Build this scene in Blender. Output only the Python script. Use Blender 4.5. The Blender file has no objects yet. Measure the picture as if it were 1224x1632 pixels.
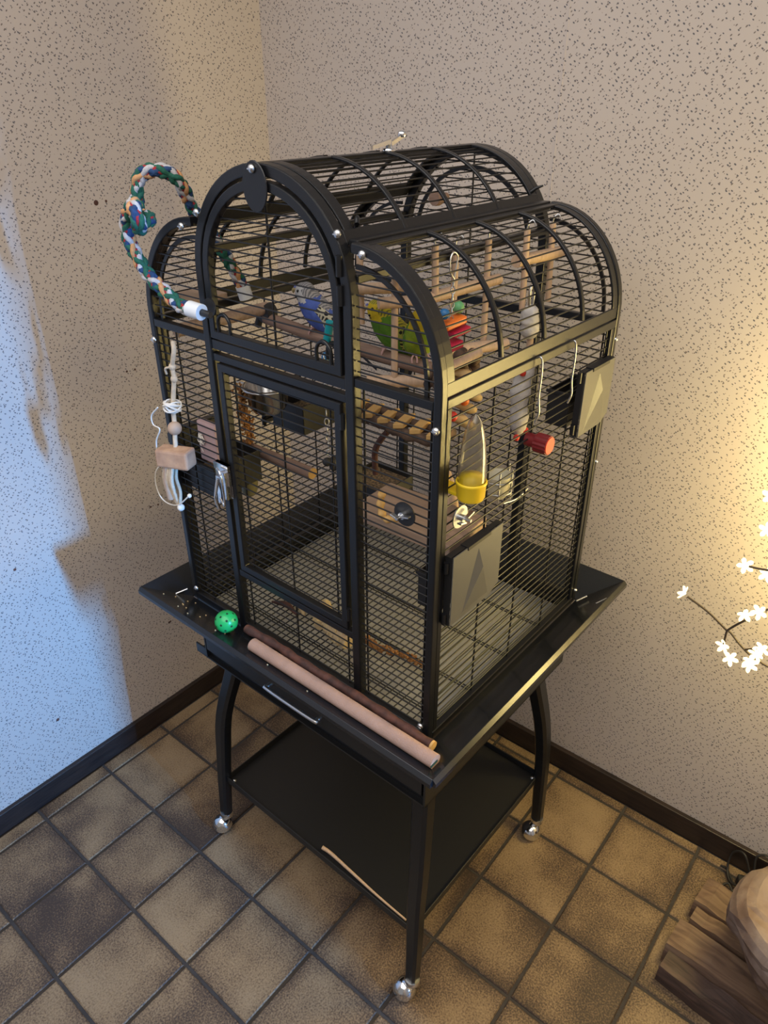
import bpy, math, random
from mathutils import Vector, Matrix
random.seed(7)
PI = math.pi
SC = bpy.context.scene
COL = SC.collection

# ---------------------------------------------------------------- camera
cam = bpy.data.cameras.new('camera')
cam.sensor_fit = 'VERTICAL'; cam.sensor_height = 36.0; cam.lens = 36.0 * 1161.98 / 1632.0
cam.clip_start = 0.02; cam.clip_end = 50
camo = bpy.data.objects.new('camera', cam); COL.objects.link(camo)
yaw, pit, rol = 2.2534, 0.5254, -0.0011
fw = Vector((math.cos(pit) * math.cos(yaw), math.cos(pit) * math.sin(yaw), -math.sin(pit)))
rt = Vector((math.sin(yaw), -math.cos(yaw), 0)); up = rt.cross(fw)
rt2 = math.cos(rol) * rt + math.sin(rol) * up; up2 = -math.sin(rol) * rt + math.cos(rol) * up
m3 = Matrix((rt2, up2, -fw)).transposed()
camo.matrix_world = Matrix.Translation((1.5233, -0.4256, 1.7096)) @ m3.to_4x4()
SC.camera = camo

# ---------------------------------------------------------------- world, lights, exposure
SC.view_settings.view_transform = 'Standard'; SC.view_settings.look = 'None'
SC.view_settings.gamma = 1.0; SC.view_settings.use_curve_mapping = False
SC.view_settings.exposure = 0.0
SC.render.film_transparent = False
wd = bpy.data.worlds.new('world'); SC.world = wd; wd.use_nodes = True
wd.node_tree.nodes['Background'].inputs['Color'].default_value = (1.0, 0.965, 0.94, 1)
wd.node_tree.nodes['Background'].inputs['Strength'].default_value = 0.27
def area(name, loc, target, sx, sy, power, col):
    l = bpy.data.lights.new(name, 'AREA'); l.shape = 'RECTANGLE'; l.size = sx; l.size_y = sy
    l.energy = power; l.color = col
    o = bpy.data.objects.new(name, l); COL.objects.link(o); o.location = loc
    o.rotation_euler = (Vector(target) - Vector(loc)).to_track_quat('-Z', 'Y').to_euler()
    return o
# blue evening daylight from a narrow window out of view, its edge cut by the added doorway wall
wl = area('window_light', (4.6, 0.02, 1.58), (0.0, 0.25, 0.55), 0.10, 0.40, 30, (0.11, 0.43, 1.0))
wl.data.spread = math.radians(58)
# wide soft ceiling lamp of the room
area('ceiling_light', (1.25, -0.75, 2.5), (1.2, -0.5, 0.0), 2.4, 2.0, 45, (1.0, 0.95, 0.90))

# ---------------------------------------------------------------- cage frame of reference
YAW = -0.021; CX, CY = 0.696, 0.593
CS, SN = math.cos(YAW), math.sin(YAW)
def l2w(x, y, z): return Vector((CX + CS * x - SN * y, CY + SN * x + CS * y, z))

# ---------------------------------------------------------------- materials
def nmat(name):
    m = bpy.data.materials.new(name); m.use_nodes = True
    return m, m.node_tree, m.node_tree.nodes['Principled BSDF']
def N(t, kind, **kw):
    n = t.nodes.new(kind)
    for k, v in kw.items():
        if k in n.inputs.keys() if hasattr(n.inputs, 'keys') else False: n.inputs[k].default_value = v
        else: setattr(n, k, v)
    return n
def rgba(c): return (c[0], c[1], c[2], 1)
def ramp(t, stops):
    n = t.nodes.new('ShaderNodeValToRGB'); e = n.color_ramp.elements
    e[0].position, e[0].color = stops[0][0], rgba(stops[0][1])
    e[1].position, e[1].color = stops[-1][0], rgba(stops[-1][1])
    for p, c in stops[1:-1]:
        x = e.new(p); x.color = rgba(c)
    return n
def plain(name, c, rough=0.5, metal=0.0, bump=0.0, bscale=200, var=0.0, vscale=40, stretch=None, spec=0.5, c2=None):
    m, t, b = nmat(name)
    b.inputs['Base Color'].default_value = rgba(c); b.inputs['Roughness'].default_value = rough
    b.inputs['Metallic'].default_value = metal; b.inputs['Specular IOR Level'].default_value = spec
    tc = N(t, 'ShaderNodeTexCoord'); vec = tc.outputs['Object']
    if stretch:
        mp = N(t, 'ShaderNodeMapping'); mp.inputs['Scale'].default_value = stretch
        t.links.new(vec, mp.inputs['Vector']); vec = mp.outputs['Vector']
    if var > 0 or c2:
        nz = N(t, 'ShaderNodeTexNoise'); nz.inputs['Scale'].default_value = vscale; nz.inputs['Detail'].default_value = 4
        t.links.new(vec, nz.inputs['Vector'])
        lo = c2 if c2 else tuple(x * (1 - var) for x in c)
        r = ramp(t, [(0.35, lo), (0.65, c)]); t.links.new(nz.outputs['Fac'], r.inputs['Fac'])
        t.links.new(r.outputs['Color'], b.inputs['Base Color'])
    if bump > 0:
        nz = N(t, 'ShaderNodeTexNoise'); nz.inputs['Scale'].default_value = bscale; nz.inputs['Detail'].default_value = 3
        t.links.new(vec, nz.inputs['Vector'])
        bp = N(t, 'ShaderNodeBump'); bp.inputs['Strength'].default_value = bump; bp.inputs['Distance'].default_value = 0.002
        t.links.new(nz.outputs['Fac'], bp.inputs['Height']); t.links.new(bp.outputs['Normal'], b.inputs['Normal'])
    return m

M = {}
M['black'] = plain('black_powder_coat', (0.0075, 0.008, 0.0095), 0.32, 0, 0.10, 900, spec=0.42)
M['wire'] = plain('black_wire_coat', (0.007, 0.007, 0.008), 0.36, 0, spec=0.45)
M['gloss'] = plain('black_gloss_sheet', (0.010, 0.011, 0.013), 0.22, 0, 0.03, 60, spec=0.5)
M['shelfblack'] = plain('black_satin_sheet', (0.012, 0.012, 0.013), 0.42, 0, spec=0.4)
M['chrome'] = plain('chrome', (0.75, 0.76, 0.78), 0.14, 1.0)
M['zinc'] = plain('zinc_steel', (0.62, 0.63, 0.64), 0.3, 1.0)
M['flap'] = plain('grey_feeder_flap', (0.085, 0.085, 0.085), 0.36, 0.0, 0.08, 900, spec=0.6)
M['blackplastic'] = plain('black_plastic', (0.012, 0.012, 0.013), 0.45)
M['rubber'] = plain('dark_rubber', (0.02, 0.02, 0.022), 0.55)
M['dowel'] = plain('pale_dowel_wood', (0.62, 0.43, 0.29), 0.6, 0, 0, var=0.18, vscale=30, stretch=(6, 6, 1))
M['board'] = plain('tan_board_wood', (0.46, 0.32, 0.23), 0.6, var=0.2, vscale=20, stretch=(1, 8, 8))
M['perch'] = plain('brown_perch_wood', (0.30, 0.19, 0.14), 0.7, 0, 0.3, 60, var=0.25, vscale=25, stretch=(1, 8, 8))
M['pink'] = plain('pink_block', (0.52, 0.36, 0.36), 0.7, var=0.1)
M['rod'] = plain('sanded_perch_rod', (0.42, 0.26, 0.19), 0.85, 0, 0.5, 500, var=0.15, vscale=30)
M['cutwood'] = plain('cut_wood_end', (0.66, 0.40, 0.14), 0.7, var=0.15)
M['bark'] = plain('red_brown_bark', (0.115, 0.045, 0.032), 0.75, 0, 0.6, 80, c2=(0.05, 0.022, 0.018), vscale=60)
M['darkbark'] = plain('grey_brown_bark', (0.14, 0.085, 0.055), 0.85, 0, 0.8, 120, c2=(0.05, 0.03, 0.022), vscale=80)
M['sisal'] = plain('sisal_string', (0.66, 0.55, 0.42), 0.9, 0, 0.5, 300, var=0.2, vscale=120)
M['string'] = plain('white_string', (0.72, 0.68, 0.62), 0.9)
M['bead'] = plain('wooden_bead', (0.50, 0.35, 0.25), 0.6, var=0.15)
M['block'] = plain('chewed_wood_block', (0.50, 0.32, 0.21), 0.75, 0, 0.6, 60, c2=(0.36, 0.22, 0.15), vscale=45)
M['white'] = plain('white_plastic', (0.72, 0.74, 0.76), 0.4)
M['green'] = plain('green_plastic', (0.015, 0.40, 0.10), 0.3)
M['hole'] = plain('dark_hole', (0.004, 0.03, 0.012), 0.8)
M['yellow'] = plain('yellow_plastic', (0.78, 0.55, 0.02), 0.32)
M['red'] = plain('red_plastic', (0.62, 0.04, 0.02), 0.4)
M['darkred'] = plain('dark_red_plastic', (0.16, 0.008, 0.012), 0.4)
M['orange'] = plain('orange_plastic', (0.80, 0.17, 0.02), 0.4)
M['blue'] = plain('blue_plastic', (0.02, 0.14, 0.34), 0.4)
M['teal'] = plain('teal_plastic', (0.01, 0.33, 0.40), 0.4)
M['toygreen'] = plain('toy_green', (0.12, 0.36, 0.15), 0.5)
M['magenta'] = plain('toy_crimson', (0.45, 0.01, 0.05), 0.45)
M['millet'] = plain('millet_seed', (0.42, 0.20, 0.06), 0.8, 0, 0.8, 200, c2=(0.22, 0.09, 0.025), vscale=170)
M['corn'] = plain('corn_cob', (0.66, 0.50, 0.25), 0.8, 0, 0.6, 150, c2=(0.50, 0.38, 0.25), vscale=80)
M['husk'] = plain('corn_husk', (0.58, 0.42, 0.22), 0.8, var=0.3, vscale=40)
M['seed'] = plain('mixed_seed', (0.30, 0.20, 0.10), 0.8, 0, 1.0, 200, c2=(0.03, 0.022, 0.015), vscale=220)
M['mineral'] = plain('white_mineral', (0.66, 0.63, 0.60), 0.9, 0, 0.9, 120, c2=(0.50, 0.47, 0.45), vscale=60)
M['paper'] = plain('cage_liner_paper', (0.47, 0.44, 0.37), 0.9, var=0.12, vscale=9)
M['steel'] = plain('stainless_steel', (0.55, 0.54, 0.53), 0.2, 1.0)
M['cream'] = plain('cream_ceramic', (0.62, 0.58, 0.42), 0.35)
M['brass'] = plain('olive_glaze', (0.19, 0.17, 0.085), 0.35)
M['rgreen'] = plain('rope_green', (0.012, 0.115, 0.075), 0.85, 0, 0.5, 400, var=0.3, vscale=200)
M['rblue'] = plain('rope_blue', (0.012, 0.05, 0.15), 0.85, 0, 0.5, 400, var=0.3, vscale=200)
M['rwhite'] = plain('rope_white', (0.50, 0.49, 0.51), 0.85, 0, 0.5, 400, var=0.2, vscale=200)
M['rtan'] = plain('rope_tan', (0.58, 0.30, 0.13), 0.85, 0, 0.5, 400, var=0.2, vscale=200)
M['rred'] = plain('rope_red', (0.35, 0.02, 0.03), 0.85, 0, 0.5, 400, var=0.2, vscale=200)
M['cable'] = plain('dark_cable', (0.014, 0.013, 0.014), 0.6)
M['twigw'] = plain('branch_wire', (0.045, 0.03, 0.02), 0.6)
M['base'] = plain('dark_baseboard', (0.026, 0.016, 0.014), 0.45, 0, 0.15, 40, c2=(0.012, 0.008, 0.008), vscale=14, stretch=(1, 1, 10))
M['skin'] = plain('bird_feet', (0.50, 0.30, 0.28), 0.6)
M['beak'] = plain('bird_beak', (0.33, 0.26, 0.12), 0.4)
M['cere'] = plain('bird_cere', (0.10, 0.12, 0.35), 0.5)
M['eye'] = plain('bird_eye', (0.004, 0.004, 0.005), 0.1)
M['bblue'] = plain('blue_feathers', (0.075, 0.13, 0.46), 0.8, 0, 0.4, 200, c2=(0.05, 0.09, 0.34), vscale=60)
M['bgreen'] = plain('green_feathers', (0.10, 0.24, 0.015), 0.8, 0, 0.4, 200, c2=(0.06, 0.16, 0.01), vscale=60)
M['bgreen2'] = plain('yellow_green_feathers', (0.30, 0.38, 0.015), 0.8, 0, 0.4, 200, c2=(0.16, 0.26, 0.01), vscale=60)
M['byellow'] = plain('yellow_feathers', (0.62, 0.46, 0.01), 0.8, 0, 0.4, 200, c2=(0.5, 0.36, 0.01), vscale=60)
M['bwhite'] = plain('white_feathers', (0.56, 0.55, 0.55), 0.8, 0, 0.4, 200, var=0.2, vscale=60)
M['bdark'] = plain('dark_tail_feathers', (0.012, 0.018, 0.045), 0.7)

def glassy():
    m, t, b = nmat('clear_plastic')
    b.inputs['Base Color'].default_value = (0.93, 0.93, 0.90, 1); b.inputs['Roughness'].default_value = 0.10
    b.inputs['Transmission Weight'].default_value = 1.0; b.inputs['IOR'].default_value = 1.42
    return m
M['clear'] = glassy()
def barred(name, base, dark, scale):
    m, t, b = nmat(name); b.inputs['Roughness'].default_value = 0.8
    tc = N(t, 'ShaderNodeTexCoord')
    v = N(t, 'ShaderNodeTexVoronoi'); v.feature = 'DISTANCE_TO_EDGE'; v.inputs['Scale'].default_value = scale
    t.links.new(tc.outputs['Object'], v.inputs['Vector'])
    r = ramp(t, [(0.10, base), (0.20, dark)]); t.links.new(v.outputs['Distance'], r.inputs['Fac'])
    t.links.new(r.outputs['Color'], b.inputs['Base Color'])
    return m
M['wingblue'] = barred('barred_pale_wing', (0.55, 0.52, 0.40), (0.012, 0.012, 0.015), 120)
M['winggreen'] = barred('barred_green_wing', (0.38, 0.38, 0.06), (0.010, 0.012, 0.008), 120)
def head_bars(name, base, dark):
    m, t, b = nmat(name); b.inputs['Roughness'].default_value = 0.8
    tc = N(t, 'ShaderNodeTexCoord')
    w = N(t, 'ShaderNodeTexWave'); w.inputs['Scale'].default_value = 90; w.inputs['Distortion'].default_value = 3
    t.links.new(tc.outputs['Object'], w.inputs['Vector'])
    r = ramp(t, [(0.25, dark), (0.6, base)]); t.links.new(w.outputs['Fac'], r.inputs['Fac'])
    t.links.new(r.outputs['Color'], b.inputs['Base Color'])
    return m
M['napeblue'] = head_bars('barred_grey_nape', (0.34, 0.33, 0.34), (0.13, 0.13, 0.15))
M['napegreen'] = head_bars('barred_yellow_nape', (0.42, 0.36, 0.02), (0.12, 0.12, 0.02))

def wallpaper(name, axis):
    m, t, b = nmat(name); b.inputs['Roughness'].default_value = 0.75; b.inputs['Specular IOR Level'].default_value = 0.25
    tc = N(t, 'ShaderNodeTexCoord'); sp = N(t, 'ShaderNodeSeparateXYZ'); t.links.new(tc.outputs['Object'], sp.inputs[0])
    cb = N(t, 'ShaderNodeCombineXYZ')
    t.links.new(sp.outputs['X' if axis == 'x' else 'Y'], cb.inputs['X']); t.links.new(sp.outputs['Z'], cb.inputs['Y'])
    base = (0.545, 0.482, 0.442); last = None
    nz = N(t, 'ShaderNodeTexNoise'); nz.inputs['Scale'].default_value = 2.2; nz.inputs['Detail'].default_value = 5
    t.links.new(cb.outputs[0], nz.inputs['Vector'])
    r0 = ramp(t, [(0.3, tuple(c * 0.95 for c in base)), (0.7, base)]); t.links.new(nz.outputs['Fac'], r0.inputs['Fac'])
    cur = r0.outputs['Color']
    for rot, sc, thr, keep, colr in ((0.6, (74, 132, 1), 0.165, 0.64, (0.13, 0.125, 0.14)), (-0.75, (72, 136, 1), 0.155, 0.55, (0.18, 0.15, 0.14)), (0.1, (110, 140, 1), 0.12, 0.25, (0.28, 0.24, 0.22))):
        m1 = N(t, 'ShaderNodeMapping'); m1.inputs['Rotation'].default_value = (0, 0, rot); m1.inputs['Location'].default_value = (rot * 3.1, 7.7 * rot, 0)
        m2 = N(t, 'ShaderNodeMapping'); m2.inputs['Scale'].default_value = sc
        t.links.new(cb.outputs[0], m1.inputs['Vector']); t.links.new(m1.outputs[0], m2.inputs['Vector'])
        v = N(t, 'ShaderNodeTexVoronoi'); v.voronoi_dimensions = '2D'; v.inputs['Scale'].default_value = 1.0; v.inputs['Randomness'].default_value = 0.85
        t.links.new(m2.outputs[0], v.inputs['Vector'])
        sc_ = N(t, 'ShaderNodeSeparateColor'); t.links.new(v.outputs['Color'], sc_.inputs[0])
        # size varies per fleck
        a = N(t, 'ShaderNodeMath'); a.operation = 'MULTIPLY_ADD'; a.inputs[1].default_value = thr * 0.4; a.inputs[2].default_value = thr * 0.7
        t.links.new(sc_.outputs[1], a.inputs[0])
        d = N(t, 'ShaderNodeMath'); d.operation = 'LESS_THAN'; t.links.new(v.outputs['Distance'], d.inputs[0]); t.links.new(a.outputs[0], d.inputs[1])
        k = N(t, 'ShaderNodeMath'); k.operation = 'LESS_THAN'; t.links.new(sc_.outputs[0], k.inputs[0]); k.inputs[1].default_value = keep
        mu = N(t, 'ShaderNodeMath'); mu.operation = 'MULTIPLY'; t.links.new(d.outputs[0], mu.inputs[0]); t.links.new(k.outputs[0], mu.inputs[1])
        mx = N(t, 'ShaderNodeMix'); mx.data_type = 'RGBA'; t.links.new(mu.outputs[0], mx.inputs['Factor'])
        t.links.new(cur, mx.inputs['A']); mx.inputs['B'].default_value = rgba(colr); cur = mx.outputs['Result']
    t.links.new(cur, b.inputs['Base Color'])
    nb = N(t, 'ShaderNodeTexNoise'); nb.inputs['Scale'].default_value = 160; t.links.new(cb.outputs[0], nb.inputs['Vector'])
    bp = N(t, 'ShaderNodeBump'); bp.inputs['Strength'].default_value = 0.12; bp.inputs['Distance'].default_value = 0.002
    t.links.new(nb.outputs['Fac'], bp.inputs['Height']); t.links.new(bp.outputs[0], b.inputs['Normal'])
    return m
M['wall_x'] = wallpaper('flecked_wallpaper_back', 'x'); M['wall_y'] = wallpaper('flecked_wallpaper_side', 'y')

def tile_mat():
    m, t, b = nmat('glazed_stoneware_tile')
    tc = N(t, 'ShaderNodeTexCoord'); oi = N(t, 'ShaderNodeObjectInfo')
    wn = N(t, 'ShaderNodeTexWhiteNoise'); wn.noise_dimensions = '1D'; t.links.new(oi.outputs['Random'], wn.inputs['W'])
    ad = N(t, 'ShaderNodeVectorMath'); ad.operation = 'MULTIPLY_ADD'
    t.links.new(wn.outputs['Color'], ad.inputs[0]); ad.inputs[1].default_value = (9, 9, 9); t.links.new(tc.outputs['Object'], ad.inputs[2])
    # cloudy flashing of the glaze
    n1 = N(t, 'ShaderNodeTexNoise'); n1.inputs['Scale'].default_value = 5.2; n1.inputs['Detail'].default_value = 3; n1.inputs['Roughness'].default_value = 0.55
    t.links.new(ad.outputs[0], n1.inputs['Vector'])
    # darker edge rim
    sp = N(t, 'ShaderNodeSeparateXYZ'); t.links.new(tc.outputs['Object'], sp.inputs[0])
    ax = N(t, 'ShaderNodeMath'); ax.operation = 'ABSOLUTE'; t.links.new(sp.outputs['X'], ax.inputs[0])
    ay = N(t, 'ShaderNodeMath'); ay.operation = 'ABSOLUTE'; t.links.new(sp.outputs['Y'], ay.inputs[0])
    mxm = N(t, 'ShaderNodeMath'); mxm.operation = 'MAXIMUM'; t.links.new(ax.outputs[0], mxm.inputs[0]); t.links.new(ay.outputs[0], mxm.inputs[1])
    mr = N(t, 'ShaderNodeMapRange'); mr.inputs['From Min'].default_value = 0.066; mr.inputs['From Max'].default_value = 0.100
    mr.inputs['To Min'].default_value = 0.0; mr.inputs['To Max'].default_value = 0.13; t.links.new(mxm.outputs[0], mr.inputs['Value'])
    rn = N(t, 'ShaderNodeMath'); rn.operation = 'MULTIPLY_ADD'; t.links.new(wn.outputs['Value'], rn.inputs[0]); rn.inputs[1].default_value = -0.20; rn.inputs[2].default_value = 0.09
    s1 = N(t, 'ShaderNodeMath'); s1.operation = 'SUBTRACT'; t.links.new(n1.outputs['Fac'], s1.inputs[0]); t.links.new(mr.outputs[0], s1.inputs[1])
    s2 = N(t, 'ShaderNodeMath'); s2.operation = 'ADD'; t.links.new(s1.outputs[0], s2.inputs[0]); t.links.new(rn.outputs[0], s2.inputs[1])
    # fine speckle
    n2 = N(t, 'ShaderNodeTexNoise'); n2.inputs['Scale'].default_value = 260; n2.inputs['Detail'].default_value = 2
    t.links.new(tc.outputs['Object'], n2.inputs['Vector'])
    s3 = N(t, 'ShaderNodeMath'); s3.operation = 'MULTIPLY_ADD'; t.links.new(n2.outputs['Fac'], s3.inputs[0]); s3.inputs[1].default_value = 0.85; s3.inputs[2].default_value = -0.425
    s4 = N(t, 'ShaderNodeMath'); s4.operation = 'ADD'; t.links.new(s2.outputs[0], s4.inputs[0]); t.links.new(s3.outputs[0], s4.inputs[1])
    r = ramp(t, [(0.22, (0.050, 0.033, 0.025)), (0.38, (0.125, 0.082, 0.050)), (0.50, (0.205, 0.138, 0.078)), (0.68, (0.280, 0.198, 0.115))])
    t.links.new(s4.outputs[0], r.inputs['Fac']); t.links.new(r.outputs['Color'], b.inputs['Base Color'])
    b.inputs['Roughness'].default_value = 0.55; b.inputs['Specular IOR Level'].default_value = 0.35
    bp = N(t, 'ShaderNodeBump'); bp.inputs['Strength'].default_value = 0.25; bp.inputs['Distance'].default_value = 0.001
    t.links.new(n2.outputs['Fac'], bp.inputs['Height']); t.links.new(bp.outputs[0], b.inputs['Normal'])
    return m
M['tile'] = tile_mat()
M['grout'] = plain('dark_grout', (0.050, 0.042, 0.038), 0.9, 0, 0.5, 200, var=0.3, vscale=30)
def plank_mat(name, a, c, d):
    m, t, b = nmat(name); b.inputs['Roughness'].default_value = 0.62
    tc = N(t, 'ShaderNodeTexCoord'); mp = N(t, 'ShaderNodeMapping'); mp.inputs['Scale'].default_value = (2.5, 22, 22)
    t.links.new(tc.outputs['Object'], mp.inputs[0])
    nz = N(t, 'ShaderNodeTexNoise'); nz.inputs['Scale'].default_value = 2.4; nz.inputs['Detail'].default_value = 6; nz.inputs['Distortion'].default_value = 1.2
    t.links.new(mp.outputs[0], nz.inputs['Vector'])
    r = ramp(t, [(0.30, a), (0.5, c), (0.72, d)]); t.links.new(nz.outputs['Fac'], r.inputs['Fac']); t.links.new(r.outputs['Color'], b.inputs['Base Color'])
    bp = N(t, 'ShaderNodeBump'); bp.inputs['Strength'].default_value = 0.4; bp.inputs['Distance'].default_value = 0.003
    t.links.new(nz.outputs['Fac'], bp.inputs['Height']); t.links.new(bp.outputs[0], b.inputs['Normal'])
    return m
M['plank'] = plank_mat('weathered_plank', (0.070, 0.040, 0.028), (0.145, 0.088, 0.058), (0.22, 0.145, 0.092))
M['plankbark'] = plank_mat('plank_bark', (0.022, 0.014, 0.013), (0.06, 0.036, 0.030), (0.10, 0.06, 0.048))
def stump_mat():
    m, t, b = nmat('rough_root_wood'); b.inputs['Roughness'].default_value = 0.75
    tc = N(t, 'ShaderNodeTexCoord'); nz = N(t, 'ShaderNodeTexNoise'); nz.inputs['Scale'].default_value = 9; nz.inputs['Detail'].default_value = 8; nz.inputs['Distortion'].default_value = 0.8
    t.links.new(tc.outputs['Object'], nz.inputs['Vector'])
    r = ramp(t, [(0.28, (0.060, 0.034, 0.027)), (0.44, (0.140, 0.092, 0.074)), (0.58, (0.220, 0.165, 0.142)), (0.78, (0.300, 0.250, 0.228))])
    t.links.new(nz.outputs['Fac'], r.inputs['Fac']); t.links.new(r.outputs['Color'], b.inputs['Base Color'])
    bp = N(t, 'ShaderNodeBump'); bp.inputs['Strength'].default_value = 0.8; bp.inputs['Distance'].default_value = 0.01
    t.links.new(nz.outputs['Fac'], bp.inputs['Height']); t.links.new(bp.outputs[0], b.inputs['Normal'])
    return m
M['stump'] = stump_mat()
def glow(name, c, s, base):
    m, t, b = nmat(name)
    b.inputs['Base Color'].default_value = rgba(base); b.inputs['Roughness'].default_value = 0.35
    b.inputs['Emission Color'].default_value = rgba(c); b.inputs['Emission Strength'].default_value = s
    return m
M['petal'] = glow('lit_petal', (1.0, 0.80, 0.42), 2.2, (0.8, 0.75, 0.6))
M['led'] = glow('led_core', (1.0, 0.86, 0.55), 14.0, (0.9, 0.9, 0.8))

# ---------------------------------------------------------------- mesh builder
class MB:
    def __init__(s): s.v = []; s.f = []; s.mi = []; s.sm = []
    def add(s, vs, fs, mi=0, smooth=False):
        o = len(s.v); s.v += [tuple(p) for p in vs]
        for f in fs: s.f.append(tuple(i + o for i in f)); s.mi.append(mi); s.sm.append(smooth)
        return s
    def box(s, x0, x1, y0, y1, z0, z1, mi=0):
        return s.add([(x0, y0, z0), (x1, y0, z0), (x1, y1, z0), (x0, y1, z0), (x0, y0, z1), (x1, y0, z1), (x1, y1, z1), (x0, y1, z1)],
                     [(0, 3, 2, 1), (4, 5, 6, 7), (0, 1, 5, 4), (1, 2, 6, 5), (2, 3, 7, 6), (3, 0, 4, 7)], mi)
    def obox(s, c, ex, ey, ez, mi=0):
        c, ex, ey, ez = map(Vector, (c, ex, ey, ez)); vs = []
        for k in (-1, 1):
            for a, b in ((-1, -1), (1, -1), (1, 1), (-1, 1)): vs.append(c + a * ex + b * ey + k * ez)
        return s.add(vs, [(0, 3, 2, 1), (4, 5, 6, 7), (0, 1, 5, 4), (1, 2, 6, 5), (2, 3, 7, 6), (3, 0, 4, 7)], mi)
    def rings(s, rings, mi=0, smooth=True, closed=False, caps=True):
        n = len(rings[0]); vs = [p for r in rings for p in r]; fs = []
        R = len(rings)
        for i in range(R if closed else R - 1):
            j = (i + 1) % R
            for k in range(n): fs.append((i * n + k, i * n + (k + 1) % n, j * n + (k + 1) % n, j * n + k))
        s.add(vs, fs, mi, smooth)
        if caps and not closed:
            s.add(rings[0], [tuple(range(n))[::-1]], mi, False); s.add(rings[-1], [tuple(range(n))], mi, False)
        return s
    def tube(s, pts, r, n=8, mi=0, smooth=True, closed=False, flat=None):
        pts = [Vector(p) for p in pts]; L = len(pts); rr = r if isinstance(r, (list, tuple)) else [r] * L
        def tan(i):
            if closed: d = pts[(i + 1) % L] - pts[i - 1]
            else: d = pts[min(i + 1, L - 1)] - pts[max(i - 1, 0)]
            return d.normalized() if d.length > 1e-9 else Vector((0, 0, 1))
        t = tan(0); a = t.orthogonal().normalized(); out = []
        for i in range(L):
            t2 = tan(i); a = (a - t2 * a.dot(t2)); a = a.normalized() if a.length > 1e-6 else t2.orthogonal().normalized()
            b = t2.cross(a); q = rr[i]
            out.append([pts[i] + a * (q * math.cos(2 * PI * k / n)) + b * (q * math.sin(2 * PI * k / n)) for k in range(n)])
        return s.rings(out, mi, smooth, closed)
    def sweep(s, pts, nrm, prof, mi=0, closed=False, smooth=False):
        # planar path; prof = [(along in-plane outward, along nrm)]
        pts = [Vector(p) for p in pts]; nrm = Vector(nrm).normalized(); L = len(pts); out = []
        for i in range(L):
            if closed: d0 = (pts[i] - pts[i - 1]); d1 = (pts[(i + 1) % L] - pts[i])
            else:
                d0 = pts[i] - pts[i - 1] if i > 0 else pts[1] - pts[0]; d1 = pts[i + 1] - pts[i] if i < L - 1 else pts[-1] - pts[-2]
            d0.normalize(); d1.normalize(); t = (d0 + d1).normalized(); q = t.cross(nrm)
            k = 1.0 / max(0.5, t.dot(d1))
            out.append([pts[i] + q * (a * k) + nrm * b for a, b in prof])
        return s.rings(out, mi, smooth, closed)
    def lathe(s, prof, c=(0, 0, 0), n=20, mi=0, axis='z', smooth=True, caps=True, sx=1, sy=1):
        c = Vector(c); out = []
        for r, h in prof:
            ring = []
            for k in range(n):
                a = 2 * PI * k / n; u, v = r * math.cos(a) * sx, r * math.sin(a) * sy
                p = {'z': (u, v, h), 'x': (h, u, v), 'y': (v, h, u)}[axis]
                ring.append(c + Vector(p))
            out.append(ring)
        return s.rings(out, mi, smooth, False, caps)
    def ball(s, c, r, n=14, mi=0, rx=None):
        c = Vector(c); q = rx or (r, r, r); out = []
        m = max(6, n // 2)
        for i in range(m + 1):
            a = PI * i / m; z = -math.cos(a); rr = max(1e-4, math.sin(a))
            out.append([c + Vector((q[0] * rr * math.cos(2 * PI * k / n), q[1] * rr * math.sin(2 * PI * k / n), q[2] * z)) for k in range(n)])
        return s.rings(out, mi, True)
    def mesh(s, name, org=(0, 0, 0)):
        me = bpy.data.meshes.new(name); o = Vector(org)
        me.from_pydata([Vector(p) - o for p in s.v], [], s.f)
        me.polygons.foreach_set('material_index', s.mi); me.polygons.foreach_set('use_smooth', s.sm)
        me.update(); return me

ORG = {}
def tag(o, label=None, cat=None, group=None, kind=None):
    if label: o['label'] = label
    if cat: o['category'] = cat
    if group: o['group'] = group
    if kind: o['kind'] = kind
    return o
def thing(name, label, cat, base, group=None):
    """an Empty at the thing's base, given in the cage's own frame"""
    o = bpy.data.objects.new(name, None); COL.objects.link(o); o.empty_display_size = 0.05
    o.location = l2w(*base); o.rotation_euler = (0, 0, YAW); ORG[o.name] = Vector(base)
    return tag(o, label, cat, group)
def root_of(o):
    while o.parent: o = o.parent
    return o
def mats_on(me, mat):
    for x in (mat if isinstance(mat, (list, tuple)) else [mat]): me.materials.append(M[x])
def part(name, mb, mat, parent, bevel=0.0, kind=None, label=None):
    me = mb.mesh(name, ORG[root_of(parent).name]); mats_on(me, mat)
    o = bpy.data.objects.new(name, me); COL.objects.link(o); o.parent = parent
    if bevel:
        b = o.modifiers.new('bevel', 'BEVEL'); b.width = bevel; b.segments = 2; b.limit_method = 'ANGLE'; b.angle_limit = 0.9
    tag(o, label, kind=kind); return o
def single(name, mb, mat, base, label, cat, group=None, bevel=0.0):
    """a thing that is one mesh, geometry in the cage's own frame"""
    me = mb.mesh(name, base); mats_on(me, mat)
    o = bpy.data.objects.new(name, me); COL.objects.link(o); o.location = l2w(*base); o.rotation_euler = (0, 0, YAW)
    ORG[o.name] = Vector(base)
    if bevel:
        b = o.modifiers.new('bevel', 'BEVEL'); b.width = bevel; b.segments = 2; b.limit_method = 'ANGLE'; b.angle_limit = 0.9
    return tag(o, label, cat, group)
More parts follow.
